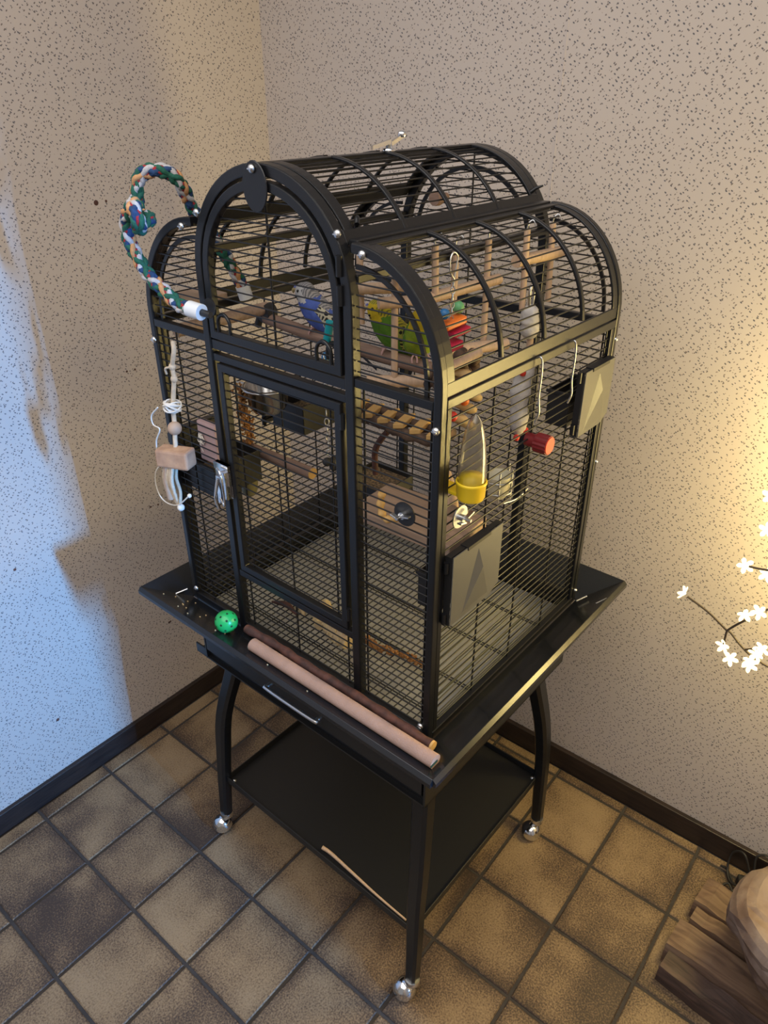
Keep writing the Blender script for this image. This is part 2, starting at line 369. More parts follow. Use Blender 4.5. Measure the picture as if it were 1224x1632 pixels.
def wobj(name, mb, mat, loc=(0, 0, 0), parent=None, kind=None, bevel=0.0):
    """world-frame object"""
    me = mb.mesh(name, loc); mats_on(me, mat)
    o = bpy.data.objects.new(name, me); COL.objects.link(o); o.location = Vector(loc)
    if parent: o.parent = parent; o.location = Vector(loc) - Vector(parent.location)
    if bevel:
        b = o.modifiers.new('bevel', 'BEVEL'); b.width = bevel; b.segments = 2; b.limit_method = 'ANGLE'; b.angle_limit = 0.9
    tag(o, kind=kind); return o
def spline(pts, k=8):
    P = [Vector(p) for p in pts]; P = [2 * P[0] - P[1]] + P + [2 * P[-1] - P[-2]]; out = []
    for i in range(1, len(P) - 2):
        for j in range(k):
            u = j / k; a, b, c, d = P[i - 1], P[i], P[i + 1], P[i + 2]
            out.append(0.5 * ((2 * b) + (c - a) * u + (2 * a - 5 * b + 4 * c - d) * u * u + (3 * b - 3 * c + d - a) * u ** 3))
    out.append(P[-2]); return out
def rect(a, b, o=0.0): return [(-a / 2 + o, -b / 2), (a / 2 + o, -b / 2), (a / 2 + o, b / 2), (-a / 2 + o, b / 2)]

# ================================================================ THE ROOM
LX, BY = -0.06, 1.045
def wallobj(name, x0, x1, y0, y1, z0, z1, mat):
    mb = MB().box(x0, x1, y0, y1, z0, z1); return wobj(name, mb, mat, kind='structure')
wallobj('wall_left', LX - 0.12, LX, -2.6, BY + 0.12, 0.0, 2.55, 'wall_y')
wallobj('wall_back', LX, 2.42, BY, BY + 0.12, 0.0, 2.55, 'wall_x')
# unseen end wall, added to block the blue light except through its doorway
wallobj('wall_added', 2.30, 2.42, 0.16, BY, 0.0, 2.55, 'wall_y')
wallobj('wall_added_over_doorway', 2.30, 2.42, -0.75, 0.16, 2.02, 2.55, 'wall_y')
wallobj('wall_added_far', 2.30, 2.42, -2.6, -0.75, 0.0, 2.55, 'wall_y')
# wallpaper seams (thin raised overlap of the strips)
mb = MB().box(0.766, 0.7685, BY - 0.0006, BY, 0.07, 2.5); wobj('trim_1', mb, 'wall_x', kind='structure')
# baseboards
mb = MB(); mb.box(LX, LX + 0.013, -2.6, BY, 0, 0.066); wobj('baseboard_left', mb, 'base', kind='structure', bevel=0.002)
mb = MB(); mb.box(LX + 0.013, 2.30, BY - 0.014, BY, 0, 0.070); wobj('baseboard_back', mb, 'base', kind='structure', bevel=0.002)
# stains and fly specks on the wallpaper
mb = MB()
for (y, z, r) in ((0.518, 1.494, 0.006), (0.543, 1.495, 0.003), (0.517, 1.108, 0.003), (0.540, 1.107, 0.003), (0.131, 0.723, 0.004), (0.123, 0.236, 0.005), (0.513, 0.725, 0.003), (0.537, 0.722, 0.003), (0.509, 0.333, 0.003), (0.504, 0.332, 0.004)):
    mb.lathe([(r, 0), (r * .6, .0012)], (LX, y, z), 8, 0, 'x')
wobj('wall_left_stain', mb, 'bark', kind='structure')
# floor
mb = MB().box(LX - 0.12, 3.0, -2.6, BY + 0.12, -0.03, -0.004); floor = wobj('floor', mb, 'grout', kind='structure')
def tile_mesh(w, d):
    m = MB(); h = 0.0035; c = 0.0022; z0 = -0.006
    a, b = w / 2, d / 2
    r0 = [(-a, -b, z0), (a, -b, z0), (a, b, z0), (-a, b, z0)]
    r1 = [(-a, -b, -c), (a, -b, -c), (a, b, -c), (-a, b, -c)]
    r2 = [(-a + c, -b + c, 0), (a - c, -b + c, 0), (a - c, b - c, 0), (-a + c, b - c, 0)]
    m.add(r0 + r1 + r2, [(0, 1, 5, 4), (1, 2, 6, 5), (2, 3, 7, 6), (3, 0, 4, 7), (4, 5, 9, 8), (5, 6, 10, 9), (6, 7, 11, 10), (7, 4, 8, 11), (8, 9, 10, 11)])
    return m
TM = {}
def tile(x0, x1, y0, y1):
    g = 0.0038; w, d = round(x1 - x0 - 2 * g, 4), round(y1 - y0 - 2 * g, 4)
    if (w, d) not in TM:
        me = tile_mesh(w, d).mesh('tile'); me.materials.append(M['tile']); TM[(w, d)] = me
    o = bpy.data.objects.new('tile', TM[(w, d)]); COL.objects.link(o); o.parent = floor
    o.location = ((x0 + x1) / 2, (y0 + y1) / 2, random.uniform(-.0006, .0004))
    o.rotation_euler = (random.uniform(-.002, .002), random.uniform(-.002, .002), random.choice((0, PI / 2, PI, 1.5 * PI)) if abs(w - d) < 1e-4 else 0)
for i in range(-1, 12):
    for j in range(-6, 6):
        x0, x1 = max(i * .2, LX + .012), (i + 1) * .2; y0, y1 = j * .2, min((j + 1) * .2, BY - .012)
        if x1 - x0 > .02 and y1 - y0 > .02: tile(x0, x1, y0, y1)

# ================================================================ THE CAGE
XL, XR, YF, YB = -0.277, 0.351, -0.303, 0.211
ZB, ZS = 0.7745, 1.379           # bottom of box, spring of the side arches
XC = 0.040; PH = 0.155           # centre and half distance of the middle posts
ZC = 1.464                       # spring of the middle arch
DZ = 0.01465                     # wire pitch
cage = thing('bird_cage', 'tall black metal bird cage with arched roof on wheeled stand in the corner', 'bird cage', (0, 0, 0))
T = 0.013
AXR, AXL = XC + PH + 0.008, XC - PH - 0.008
RXR, RXL, RZ = XR - AXR, AXL - XL, 0.166
def side_arch(side, t, off=0.0):
    a = t * PI / 2
    if side > 0: return (AXR + (RXR + off) * math.cos(a), ZS + (RZ + off) * math.sin(a))
    return (AXL - (RXL + off) * math.cos(a), ZS + (RZ + off) * math.sin(a))
# posts and their arches
for y in (YF, YB - T):
    for sd in (1, -1):
        m = MB(); x = XR - T / 2 if sd > 0 else XL + T / 2
        pts = [(x, y + T / 2, ZB - .004), (x, y + T / 2, ZS)] + [(side_arch(sd, k / 16, -T / 2)[0], y + T / 2, side_arch(sd, k / 16, -T / 2)[1]) for k in range(1, 17)]
        m.sweep(pts, (0, 1, 0), rect(T, T))
        part('corner_post', m, 'black', cage, 0.0018)
    m = MB(); w = 0.016
    pts = [(XC + PH, y + T / 2, ZB - .004), (XC + PH, y + T / 2, ZC)] + [(XC + PH * math.cos(PI * k / 32), y + T / 2, ZC + PH * math.sin(PI * k / 32)) for k in range(1, 32)] + [(XC - PH, y + T / 2, ZC), (XC - PH, y + T / 2, ZB - .004)]
    m.sweep(pts, (0, 1, 0), rect(w, T + .004))
    part('arched_post', m, 'black', cage, 0.0018)
# rails across the front and back
def railx(x0, x1, y, z0, z1, d=T): part('rail', MB().box(x0, x1, y, y + d, z0, z1), 'black', cage, 0.0015)
for y in (YF, YB - T):
    railx(XL + T, XR - T, y, ZB - .004, ZB + .014)
    railx(XL + T, XC - PH - .008, y, 1.356, 1.369); railx(XC + PH + .008, XR - T, y, 1.356, 1.369)
    railx(XC - PH + .008, XC + PH - .008, y, 1.348, 1.364)
railx(XC - PH + .008, XC + PH - .008, YF, 1.3285, 1.341)
railx(XC - PH + .008, XC + PH - .008, YF, 0.903, 0.917)
# rails along the sides
def raily(x0, x1, z0, z1, y0=YF + T, y1=YB - T): part('rail', MB().box(x0, x1, y0, y1, z0, z1), 'black', cage, 0.0015)
for x0, x1 in ((XR - T, XR), (XL, XL + T)):
    raily(x0, x1, ZB - .004, ZB + .010); raily(x0, x1, 1.357, 1.371)
for x in (XC + PH, XC - PH):
    raily(x - .008, x + .008, 1.532, 1.546)
    raily(x - .007, x + .007, 1.492, 1.503)
# flat frames of the side panels, next to the posts
for sd in (1, -1):
    for (ya, yb) in ((YF + T + .0015, YF + T + .0125), (YB - T - .0125, YB - T - .0015)):
        x0, x1 = (XR - .010, XR - .001) if sd > 0 else (XL + .001, XL + .010)
        part('panel_frame', MB().box(x0, x1, ya, yb, ZB + .01, 1.357), 'black', cage, 0.0012)

# ---- wires, one object each, sharing one mesh per length
WM = {}
def wire_mesh(L, r=0.00125, n=6):
    L = round(L, 3)
    if (L, r) not in WM:
        m = MB().tube([(-L / 2, 0, 0), (L / 2, 0, 0)], r, n); me = m.mesh('wire'); me.materials.append(M['wire']); WM[(L, r)] = me
    return WM[(L, r)]
def wire_x(x0, x1, y, z, parent):
    o = bpy.data.objects.new('wire', wire_mesh(x1 - x0)); COL.objects.link(o); o.parent = parent; o.location = ((x0 + x1) / 2, y, z)
def wire_y(y0, y1, x, z, parent):
    o = bpy.data.objects.new('wire', wire_mesh(y1 - y0)); COL.objects.link(o); o.parent = parent; o.location = (x, (y0 + y1) / 2, z); o.rotation_euler = (0, 0, PI / 2)
def uprights(mb, pts, z0, z1, r=0.0017):
    for (x, y) in pts: mb.tube([(x, y, z0), (x, y, z1)], r, 6)
    return mb
YW = YF + .006
def zs(z0, z1):
    n = int((z1 - z0) / DZ); return [z0 + DZ * (k + .6) for k in range(n)]
# front left and front right bays
for (x0, x1, ups) in ((XL + T, XC - PH - .008, (-.255, -.215, -.132)), (XC + PH + .008, XR - T, (.2125, .3305))):
    p = part('wire_panel', uprights(MB(), [(x, YW + .003) for x in ups], ZB + .012, 1.357), 'wire', cage)
    for z in zs(ZB + .014, 1.356): wire_x(x0, x1, YW, z, p)
# small fixed panel below the main door and the slot above it
p = part('wire_panel', uprights(MB(), [(XC, YW + .003), (XC + .128, YW + .003), (XC - .128, YW + .003)], ZB + .012, .905), 'wire', cage)
for z in zs(ZB + .014, .903): wire_x(XC - PH + .008, XC + PH - .008, YW, z, p)
# front quarter-round fillings
for sd in (1, -1):
    m = MB(); y = YW + .003
    arc = [side_arch(sd, k / 14, -.030) for k in range(0, 15)]
    m.sweep([(arc[0][0], y, 1.366)] + [(x, y, z) for x, z in arc], (0, 1, 0), rect(.006, .004))
    xe = XC + sd * (PH + .010)
    p = part('wire_panel', m, 'wire', cage)
    for z in zs(1.369, 1.520):
        t = max(0, min(1, (z - ZS) / (RZ - .012))); c = math.sqrt(max(0, 1 - t * t))
        xo = AXR + (RXR - .016) * c if sd > 0 else AXL - (RXL - .016) * c
        if abs(xo - xe) > .02: wire_x(min(xe, xo), max(xe, xo), YW, z, p)
# main door
door = part('door', MB().sweep([(XC - .131, YF + .004, .928), (XC + .131, YF + .004, .928), (XC + .131, YF + .004, 1.320), (XC - .131, YF + .004, 1.320)], (0, 1, 0), rect(.013, .013), closed=True), 'black', cage, 0.0015)
m = uprights(MB(), [(XC, YW + .002), (XC - .108, YW + .002), (XC + .108, YW + .002)], .928, 1.32)
part('door_bars', m, 'wire', door)
for z in zs(.934, 1.316): wire_x(XC - .126, XC + .126, YW - .001, z, door)
# chrome spring latch of the main door
m = MB(); lx, lz, ly = -.110, 1.108, YF - .006
m.box(lx - .019, lx + .019, ly + .001, ly + .004, lz - .030, lz + .036); m.box(lx - .019, lx + .019, ly - .005, ly + .002, lz + .022, lz + .036)
m.box(lx - .017, lx + .019, ly - .004, ly + .004, lz - .004, lz + .036)
m.box(lx - .014, lx - .004, ly - .008, ly, lz - .045, lz + .010); m.box(lx + .004, lx + .016, ly - .010, ly, lz - .030, lz + .024)
m.tube(spline([(lx - .004, ly - .010, lz + .028), (lx + .010, ly - .014, lz + .020), (lx + .012, ly - .014, lz - .02), (lx + .008, ly - .012, lz - .042), (lx - .002, ly - .012, lz - .03)], 5), .0022, 8)
m.tube(spline([(lx - .009, ly - .008, lz + .004), (lx - .010, ly - .016, lz - .03), (lx - .012, ly - .010, lz - .056)], 5), .003, 8)
part('latch', m, 'chrome', door, 0.001, label='chrome spring latch')
for z in (1.30, .955):
    part('hinge', MB().tube([(XC + .1405, YF - .002, z - .012), (XC + .1405, YF - .002, z + .012)], .0042, 10), 'black', door)
# arched upper door
RA = .136
arc = [(XC - RA, 1.374)] + [(XC - RA * math.cos(PI * k / 28), ZC + .0 + RA * math.sin(PI * k / 28)) for k in range(0, 29)] + [(XC + RA, 1.374)]
adoor = part('door', MB().sweep([(x, YF + .003, z) for x, z in arc], (0, 1, 0), rect(.013, .013), closed=True), 'black', cage, 0.0015)
part('door_bars', MB().tube([(XC, YW + .002, 1.374), (XC, YW + .002, ZC + RA)], .0017, 6), 'wire', adoor)
for z in zs(1.380, 1.592):
    h = RA if z < ZC else math.sqrt(max(1e-6, RA * RA - (z - ZC) ** 2))
    if h > .03: wire_x(XC - h + .004, XC + h - .004, YW - .001, z, adoor)
for z in (1.515, 1.478):
    m = MB(); hx = XC + .1445
    m.tube([(hx, YF - .003, z - .013), (hx, YF - .003, z + .013)], .005, 10); m.box(hx - .006, hx + .004, YF - .004, YF + .001, z - .012, z + .012)
    part('hinge', m, 'black', adoor, .0006)
for sx in (-1, 1):  # bent wire loops in the lower corners of the arched door
    x = XC + sx * .108
    part('wire_loop', MB().tube(spline([(x - .014, YF - .001, 1.378), (x - .013, YF - .001, 1.400), (x, YF - .001, 1.410), (x + .013, YF - .001, 1.400), (x + .014, YF - .001, 1.378)], 5), .0028, 8), 'black', adoor)
# oval cover plate that swivels over the top of the arched door
m = MB(); m.lathe([(.0235, 0), (.0245, .001), (.0235, .0025)], (XC - .002, YF - .0075, 1.598), 28, 0, 'y', False)
for i in range(len(m.v)):
    x, y, z = m.v[i]; m.v[i] = (x, y, 1.598 + (z - 1.598) * 1.32)
part('cover_plate', m, 'black', cage)
def screw(x, y, z, ax, r=.0058):
    d = {'y': (0, -1), 'x': (1,)}[ax]
    m = MB()
    if ax == 'y': m.lathe([(r, .0006), (r, -.0012), (r * .62, -.0034), (r * .1, -.0042)], (x, y, z), 14, 0, 'y'); m.box(x - r * .7, x + r * .7, y - .0046, y - .0038, z - .0008, z + .0008)
    else: m.lathe([(r, -.0006), (r, .0012), (r * .62, .0034), (r * .1, .0042)], (x, y, z), 14, 0, 'x')
    part('screw', m, 'zinc', cage, label='bright zinc screw head')
for (x, z) in ((.037, 1.620), (-.104, 1.553), (-.146, 1.530), (.181, 1.553), (.222, 1.533), (.344, 1.331), (-.270, 1.331)): screw(x, YF - (.009 if abs(x - .037) < .01 else .001), z, 'y')
for (x, z) in ((.335, .800), (-.262, .800)): screw(x, YF - .001, z, 'y')
for z in (.80, 1.10, 1.335): screw(XR, YB - .006, z, 'x', .004)

# right side panel: horizontal wires run front to back
p = part('wire_panel', uprights(MB(), [(XR - .008, y) for y in (YF + .028, -.1666, -.0475, .0725, YB - .028)], ZB + .008, 1.358), 'wire', cage)
for z in zs(ZB + .014, 1.352): wire_y(YF + .024, YB - .024, XR - .0055, z, p)
# curved side roofs
for sd in (1, -1):
    m = MB()
    def arcpts(y, off, k0=0, k1=16): return [(side_arch(sd, k / 16, off)[0], y, side_arch(sd, k / 16, off)[1]) for k in range(k0, k1 + 1)]
    for y in (YF + T + .009, YB - T - .009): m.sweep(arcpts(y, -.004), (0, 1, 0), rect(.004, .017))
    xa = side_arch(sd, .02, -.004)
    m.box(xa[0] - .002, xa[0] + .002, YF + T, YB - T, 1.3725, 1.392)
    xb, zb = side_arch(sd, .97, -.004); m.box(xb - .010, xb + .010, YF + T, YB - T, zb - .002, zb + .002)
    frame = part('roof_panel', m, 'black', cage, .0012)
    for y in (-.164, -.048, .072):
        part('rib', MB().sweep(arcpts(y, -.003, 1, 15), (0, 1, 0), rect(.006, .0085)), 'black', frame, .002)
    n = 16
    for k in range(n):
        t = .07 + (k + .5) / n * .87; x, z = side_arch(sd, t, -.007); wire_y(YF + T + .012, YB - T - .012, x, z, frame)
# middle roof: two curved lids meeting at the ridge
RL = PH + .006
for sd in (1, -1):
    def pa(a, off=0.0): return (XC + sd * (RL + off) * math.cos(a), ZC + (RL + off) * math.sin(a))
    a0, a1 = math.radians(27), math.radians(88.5); m = MB()
    for y in (YF + T + .014, YB - T - .012):
        pts = [(pa(a0 + (a1 - a0) * k / 14)[0], y, pa(a0 + (a1 - a0) * k / 14)[1]) for k in range(15)]
        m.sweep(pts, (0, 1, 0), rect(.004, .018))
    for a, w in ((a0, .020), (a1 - .03, .010)):
        x, z = pa(a); tx, tz = -math.sin(a) * sd, math.cos(a); nx, nz = math.cos(a) * sd, math.sin(a)
        m.obox((x + tx * w / 2, (YF + YB) / 2, z + tz * w / 2), (tx * w / 2, 0, tz * w / 2), (0, (YB - YF) / 2 - T, 0), (nx * .002, 0, nz * .002))
    lid = part('roof_lid', m, 'black', cage, .0012)
    for y in (-.168, -.052, .068):
        part('rib', MB().sweep([(pa(a0 + .04 + (a1 - a0 - .06) * k / 12, .001)[0], y, pa(a0 + .04 + (a1 - a0 - .06) * k / 12, .001)[1]) for k in range(13)], (0, 1, 0), rect(.005, .0085)), 'black', lid, .002)
    for k in range(10):
        a = a0 + .13 + (a1 - a0 - .17) * (k + .3) / 10; x, z = pa(a, -.003); wire_y(YF + T + .012, YB - T - .012, x, z, lid)
    x, z = pa(a0 + .16, .004)
    if sd > 0:
        part('hook', MB().tube(spline([(x - .012, YF + .055, z - .022), (x - .003, YF + .048, z + .004), (x + .004, YF + .04, z - .002)], 5), .0035, 8), 'black', lid)
        part('hook', MB().tube([(x - .006, YB - .030, z - .006), (x + .006, YB - .026, z + .004), (x + .016, YB - .020, z + .008)], [.004, .003, .0015], 8), 'black', lid)
# chrome wing clip on the ridge
m = MB(); cx_, cy_, cz_ = XC + .008, -.045, 1.628
m.lathe([(.011, 0), (.011, .003), (.006, .004), (.005, .012)], (cx_, cy_, cz_), 14)
m.obox((cx_ - .004, cy_ - .014, cz_ + .009), (.007, .013, .004), (.004, -.002, 0), (0, 0, .003)); m.obox((cx_ + .004, cy_ + .012, cz_ + .014), (.005, .012, .007), (.004, -.002, 0), (0, 0, .003))
m.lathe([(.0065, 0), (.0075, .003), (.0075, .007), (.004, .009)], (cx_ + .008, cy_ + .022, cz_ + .018), 12)
part('ridge_clip', m, 'chrome', cage, label='chrome wing clip')

# left side, back side and back arches: joined grid far side
m = MB()
uprights(m, [(XL + .008, y) for y in (YF + .028, -.1666, -.0475, .0725, YB - .028)], ZB + .008, 1.358)
for z in zs(ZB + .014, 1.352): m.tube([(XL + .0055, YF + .024, z), (XL + .0055, YB - .024, z)], .00135, 5)
for x in (-.255, -.132, XC - .125, XC, XC + .125, .212, .33): m.tube([(x, YB - .009, ZB + .008), (x, YB - .009, 1.36)], .0017, 5)
m.tube([(XC, YB - .009, 1.36), (XC, YB - .009, ZC + PH)], .0017, 5)
for z in zs(ZB + .014, 1.352): m.tube([(XL + T, YB - .006, z), (XR - T, YB - .006, z)], .00135, 5)
for z in zs(1.369, 1.604):
    h = PH if z < ZC else math.sqrt(max(1e-6, PH * PH - (z - ZC) ** 2)); m.tube([(XC - h, YB - .006, z), (XC + h, YB - .006, z)], .00135, 5)
for sd in (1, -1):
    for z in zs(1.369, 1.530):
        t = max(0, min(1, (z - ZS) / (RZ - .006))); c = math.sqrt(max(0, 1 - t * t)); xo = AXR + (RXR - .01) * c if sd > 0 else AXL - (RXL - .01) * c
        m.tube([(XC + sd * (PH + .008), YB - .006, z), (xo, YB - .006, z)], .00135, 5)
    arcb = [(side_arch(sd, k / 12, -.028)[0], YB - .010, side_arch(sd, k / 12, -.028)[1]) for k in range(13)]
    m.sweep(arcb, (0, 1, 0), rect(.006, .004))
m.sweep([(XC + (PH - .03) * math.cos(PI * k / 24), YB - .010, ZC + (PH - .03) * math.sin(PI * k / 24)) for k in range(25)], (0, 1, 0), rect(.007, .004))
part('wire_grid', m, 'wire', cage, kind='stuff')
# floor grate and the lined pan
ZG = 0.786; m = MB()
x = XL + .02
while x < XR - .015: m.tube([(x, YF + .012, ZG), (x, YB - .012, ZG)], .0013, 5); x += .0141
for y in (-.262, -.256, -.168, -.162, -.05, -.044, .068, .074, .166, .172): m.tube([(XL + .014, y, ZG - .0026), (XR - .014, y, ZG - .0026)], .0015, 5)
part('floor_grate', m, 'wire', cage, kind='stuff')
# pan under the box
m = MB(); m.box(XL + .004, XL + .008, YF + .004, YB - .004, .600, ZB); m.box(XR - .008, XR - .004, YF + .004, YB - .004, .600, ZB)
m.box(XL + .004, XR - .004, YB - .008, YB - .004, .600, ZB); m.box(XL + .004, XR - .004, YF + .004, YF + .008, .735, ZB); m.box(XL + .004, XR - .004, YF + .004, YB - .004, .600, .604)
part('base_pan', m, 'shelfblack', cage)
m = MB(); m.box(XL + .012, XR - .012, YF + .003, YF + .007, .628, .732); m.box(XL + .012, XR - .012, YF + .007, YB - .012, .744, .748)
drw = part('drawer', m, 'shelfblack', cage, .001)
part('paper_liner', MB().box(XL + .014, XR - .014, YF + .010, YB - .014, .7485, .7495), 'paper', drw, label='beige paper liner with droppings')
m = MB(); m.tube(spline([(-.040, YF + .003, .668), (-.040, YF - .014, .668), (-.032, YF - .020, .668), (.092, YF - .020, .668), (.100, YF - .014, .668), (.100, YF + .003, .668)], 6), .0045, 10)
part('drawer_handle', m, 'zinc', drw, label='grey bow handle')
# sloping seed guard, four mitred sheets
KX, KY, WX, WY = .037, -.0456, .3827, .3374
ox0, ox1, oy0, oy1 = KX - WX, KX + WX, KY - WY, KY + WY; zo, zi = .8085, .772
inn = [(XL - .002, YF - .002), (XR + .002, YF - .002), (XR + .002, YB + .002), (XL - .002, YB + .002)]
out = [(ox0, oy0), (ox1, oy0), (ox1, oy1), (ox0, oy1)]
nrmv = [(0, -1), (1, 0), (0, 1), (-1, 0)]
for k in range(4):
    a, b = inn[k], inn[(k + 1) % 4]; c, d = out[(k + 1) % 4], out[k]; n = nrmv[k]
    e = .010; P = []
    A = [(a[0], a[1], zi), (d[0], d[1], zo), (d[0] + n[0] * .0065, d[1] + n[1] * .0065, zo - .0065), (d[0] + n[0] * .0065, d[1] + n[1] * .0065, zo - .015), (d[0] - n[0] * .001, d[1] - n[1] * .001, zo - .016), (d[0] - n[0] * .001, d[1] - n[1] * .001, zo - .004), (a[0], a[1], zi - .003)]
    Bq = [(b[0], b[1], zi), (c[0], c[1], zo), (c[0] + n[0] * .0065, c[1] + n[1] * .0065, zo - .0065), (c[0] + n[0] * .0065, c[1] + n[1] * .0065, zo - .015), (c[0] - n[0] * .001, c[1] - n[1] * .001, zo - .016), (c[0] - n[0] * .001, c[1] - n[1] * .001, zo - .004), (b[0], b[1], zi - .003)]
    m = MB(); m.rings([A, Bq], 0, False); part('seed_guard', m, 'gloss', cage, .0008)
for (x, y) in ((XR + .055, .190), (XR + .012, YB - .02), (XL - .02, YF - .03)):
    z = .800 if x > .39 else .785
    part('pin', MB().tube([(x, y, z), (x + .012, y + .022, z + .006)], .0022, 6), 'zinc', cage)
# stand
ZT = .590
m = MB(); m.box(-.322, .339, -.290, -.268, ZT - .004, ZT); m.box(-.322, .339, -.290, -.286, ZT - .004, ZT + .022)
part('stand_rail', m, 'black', cage, .001)
m = MB(); m.box(.317, .339, -.286, .165, ZT - .004, ZT); m.box(.335, .339, -.286, .165, ZT, ZT + .022); part('stand_rail', m, 'black', cage, .001)
m = MB(); m.box(-.265, -.243, -.286, .165, ZT - .004, ZT); m.box(-.265, -.261, -.286, .165, ZT, ZT + .022); part('stand_rail', m, 'black', cage, .001)
m = MB(); m.box(-.265, .339, .165, .187, ZT - .004, ZT); m.box(-.265, .339, .183, .187, ZT, ZT + .022); part('stand_rail', m, 'black', cage, .001)
legs = [((-.212, -.268, .59), (-.262, -.283, .42), (-.279, -.290, .28), (-.285, -.298, .16), (-.286, -.306, .062)),
        ((.322, -.268, .59), (.331, -.285, .42), (.334, -.296, .28), (.340, -.306, .16), (.345, -.316, .062)),
        ((.320, .135, .59), (.327, .190, .42), (.330, .218, .28), (.338, .215, .16), (.347, .205, .062)),
        ((-.212, .135, .59), (-.262, .190, .42), (-.279, .218, .28), (-.285, .215, .16), (-.286, .205, .062))]
for q, L in enumerate(legs):
    m = MB(); pts = spline(L, 5); rings = []
    for i, c in enumerate(pts):
        u = i / (len(pts) - 1); h = .0185 * (1 - u) + .0130 * u; e = h * .62
        rings.append([c + Vector((a * h if abs(a) == 1 else a * e / .62, b * h if abs(b) == 1 else b * e / .62, 0)) for a, b in ((1, -.62), (1, .62), (.62, 1), (-.62, 1), (-1, .62), (-1, -.62), (-.62, -1), (.62, -1))])
    m.rings(rings, 0, False); lg = part('leg', m, 'black', cage, .0015)
    b = pts[-1]; sx = (-.010, -.014, -.006, .01)[q]; sy = (-.010, -.008, -.012, .01)[q]
    m = MB(); m.lathe([(.0165, -.004), (.0175, .004), (.016, .010)], (b.x, b.y, .060), 18); m.tube([(b.x, b.y, .062), (b.x, b.y, .045)], .007, 10)
    w = Vector((b.x + sx, b.y + sy, .0235))
    dirn = Vector((sx, sy, 0)).normalized(); ax = Vector((-dirn.y, dirn.x, 0))
    def wheel(m, r, h0, h1, mi=0):
        rg = []
        for kk in range(9):
            hh = h0 + (h1 - h0) * kk / 8; rr = r * math.sqrt(max(.02, 1 - (hh / .026) ** 2))
            rg.append([w + ax * hh + (dirn * math.cos(2 * PI * j / 18) + Vector((0, 0, 1)) * math.sin(2 * PI * j / 18)) * rr for j in range(18)])
        m.rings(rg, mi)
    wheel(m, .0262, .004, .022); m.tube([(b.x, b.y, .05), (w.x, w.y, .040)], .010, 10)
    part('caster_hood', m, 'chrome', lg, label='chrome ball caster hood')
    m = MB(); wheel(m, .0232, -.022, .004); part('caster_wheel', m, 'chrome' if q == 1 else 'rubber', lg)
# lower shelf
m = MB(); sx0, sx1, sy0, sy1, sz = -.270, .326, -.296, .222, .190
m.box(sx0, sx1, sy0, sy1, sz - .002, sz)
for bx in ((sx0, sx1, sy0 - .003, sy0, sz - .004, sz + .016), (sx0, sx1, sy1, sy1 + .003, sz - .004, sz + .016), (sx0 - .003, sx0, sy0, sy1, sz - .004, sz + .016), (sx1, sx1 + .003, sy0, sy1, sz - .004, sz + .016)): m.box(*bx)
shelf = part('lower_shelf', m, 'shelfblack', cage, .0008)
for (x, y) in ((sx0 + .012, sy0 + .010), (sx1 - .010, sy1 - .012)):
    part('shelf_screw', MB().lathe([(.005, 0), (.004, .003), (.001, .004)], (x, y, sz), 12), 'zinc', shelf)

# feeder doors on the sides: sheet with a pressed pointed boss, behind it the cup (a thing of its own)
def feeder(y0, y1, z0, z1, sd=1):
    x = XR if sd > 0 else XL; d = .012 * sd; th = .0016 * sd; m = MB()
    xo = x + d
    yc = (y0 + y1) / 2
    # front sheet with the raised A-shaped fold
    A = [(xo, y0, z1), (xo, y1, z1), (xo, y1, z0 + .012), (xo, y1 - .025, z0), (xo, y0 + .020, z0), (xo, y0, z0)]
    ap = (xo + .0075 * sd, yc + .004, z0 + (z1 - z0) * .62); tp = (xo, yc, z1 - .014); fl = (xo, yc - .036, z0 + .006); fr = (xo, yc + .034, z0 + .010)
    vs = A + [ap, tp, fl, fr]
    fs = [(0, 7, 8, 5), (7, 1, 2, 9), (0, 1, 7), (7, 6, 8), (7, 9, 6), (8, 6, 9), (5, 8, 4), (9, 2, 3), (4, 8, 9, 3)]
    if sd < 0: fs = [f[::-1] for f in fs]
    m.add(vs, fs)
    fd = part('feeder_door', m, 'flap', cage, label='grey sheet-metal feeder door')
    s = fd.modifiers.new('solid', 'SOLIDIFY'); s.thickness = .0016; s.offset = -1
    m = MB(); xa, xb = min(x, xo), max(x, xo)
    m.box(xa, xb - .0005, y0 - .0015, y0, z0, z1); m.box(xa, xb - .0005, y1, y1 + .0015, z0 + .012, z1); m.box(xa, xb - .002, y0, y1, z1 - .0015, z1)
    m.box(xa, xb + .003, yc - .030, yc + .030, z1 - .004, z1 + .0015)
    part('hood', m, 'blackplastic', fd)
    for k in range(2): part('hinge', MB().tube([(x + .004 * sd, y0 - .004, z0 + .004 + k * .092), (x + .004 * sd, y0 - .004, z0 + .022 + k * .092)], .0042, 8), 'black', fd)
FD = [(-.277, -.146, 1.008, 1.131, 1, 'right wall near the front corner'), (.078, .185, 1.197, 1.311, 1, 'right wall near the back corner'),
      (-.293, -.170, 1.034, 1.150, -1, 'left wall near the front corner'), (-.062, .045, 1.085, 1.170, -1, 'left wall near the back corner')]
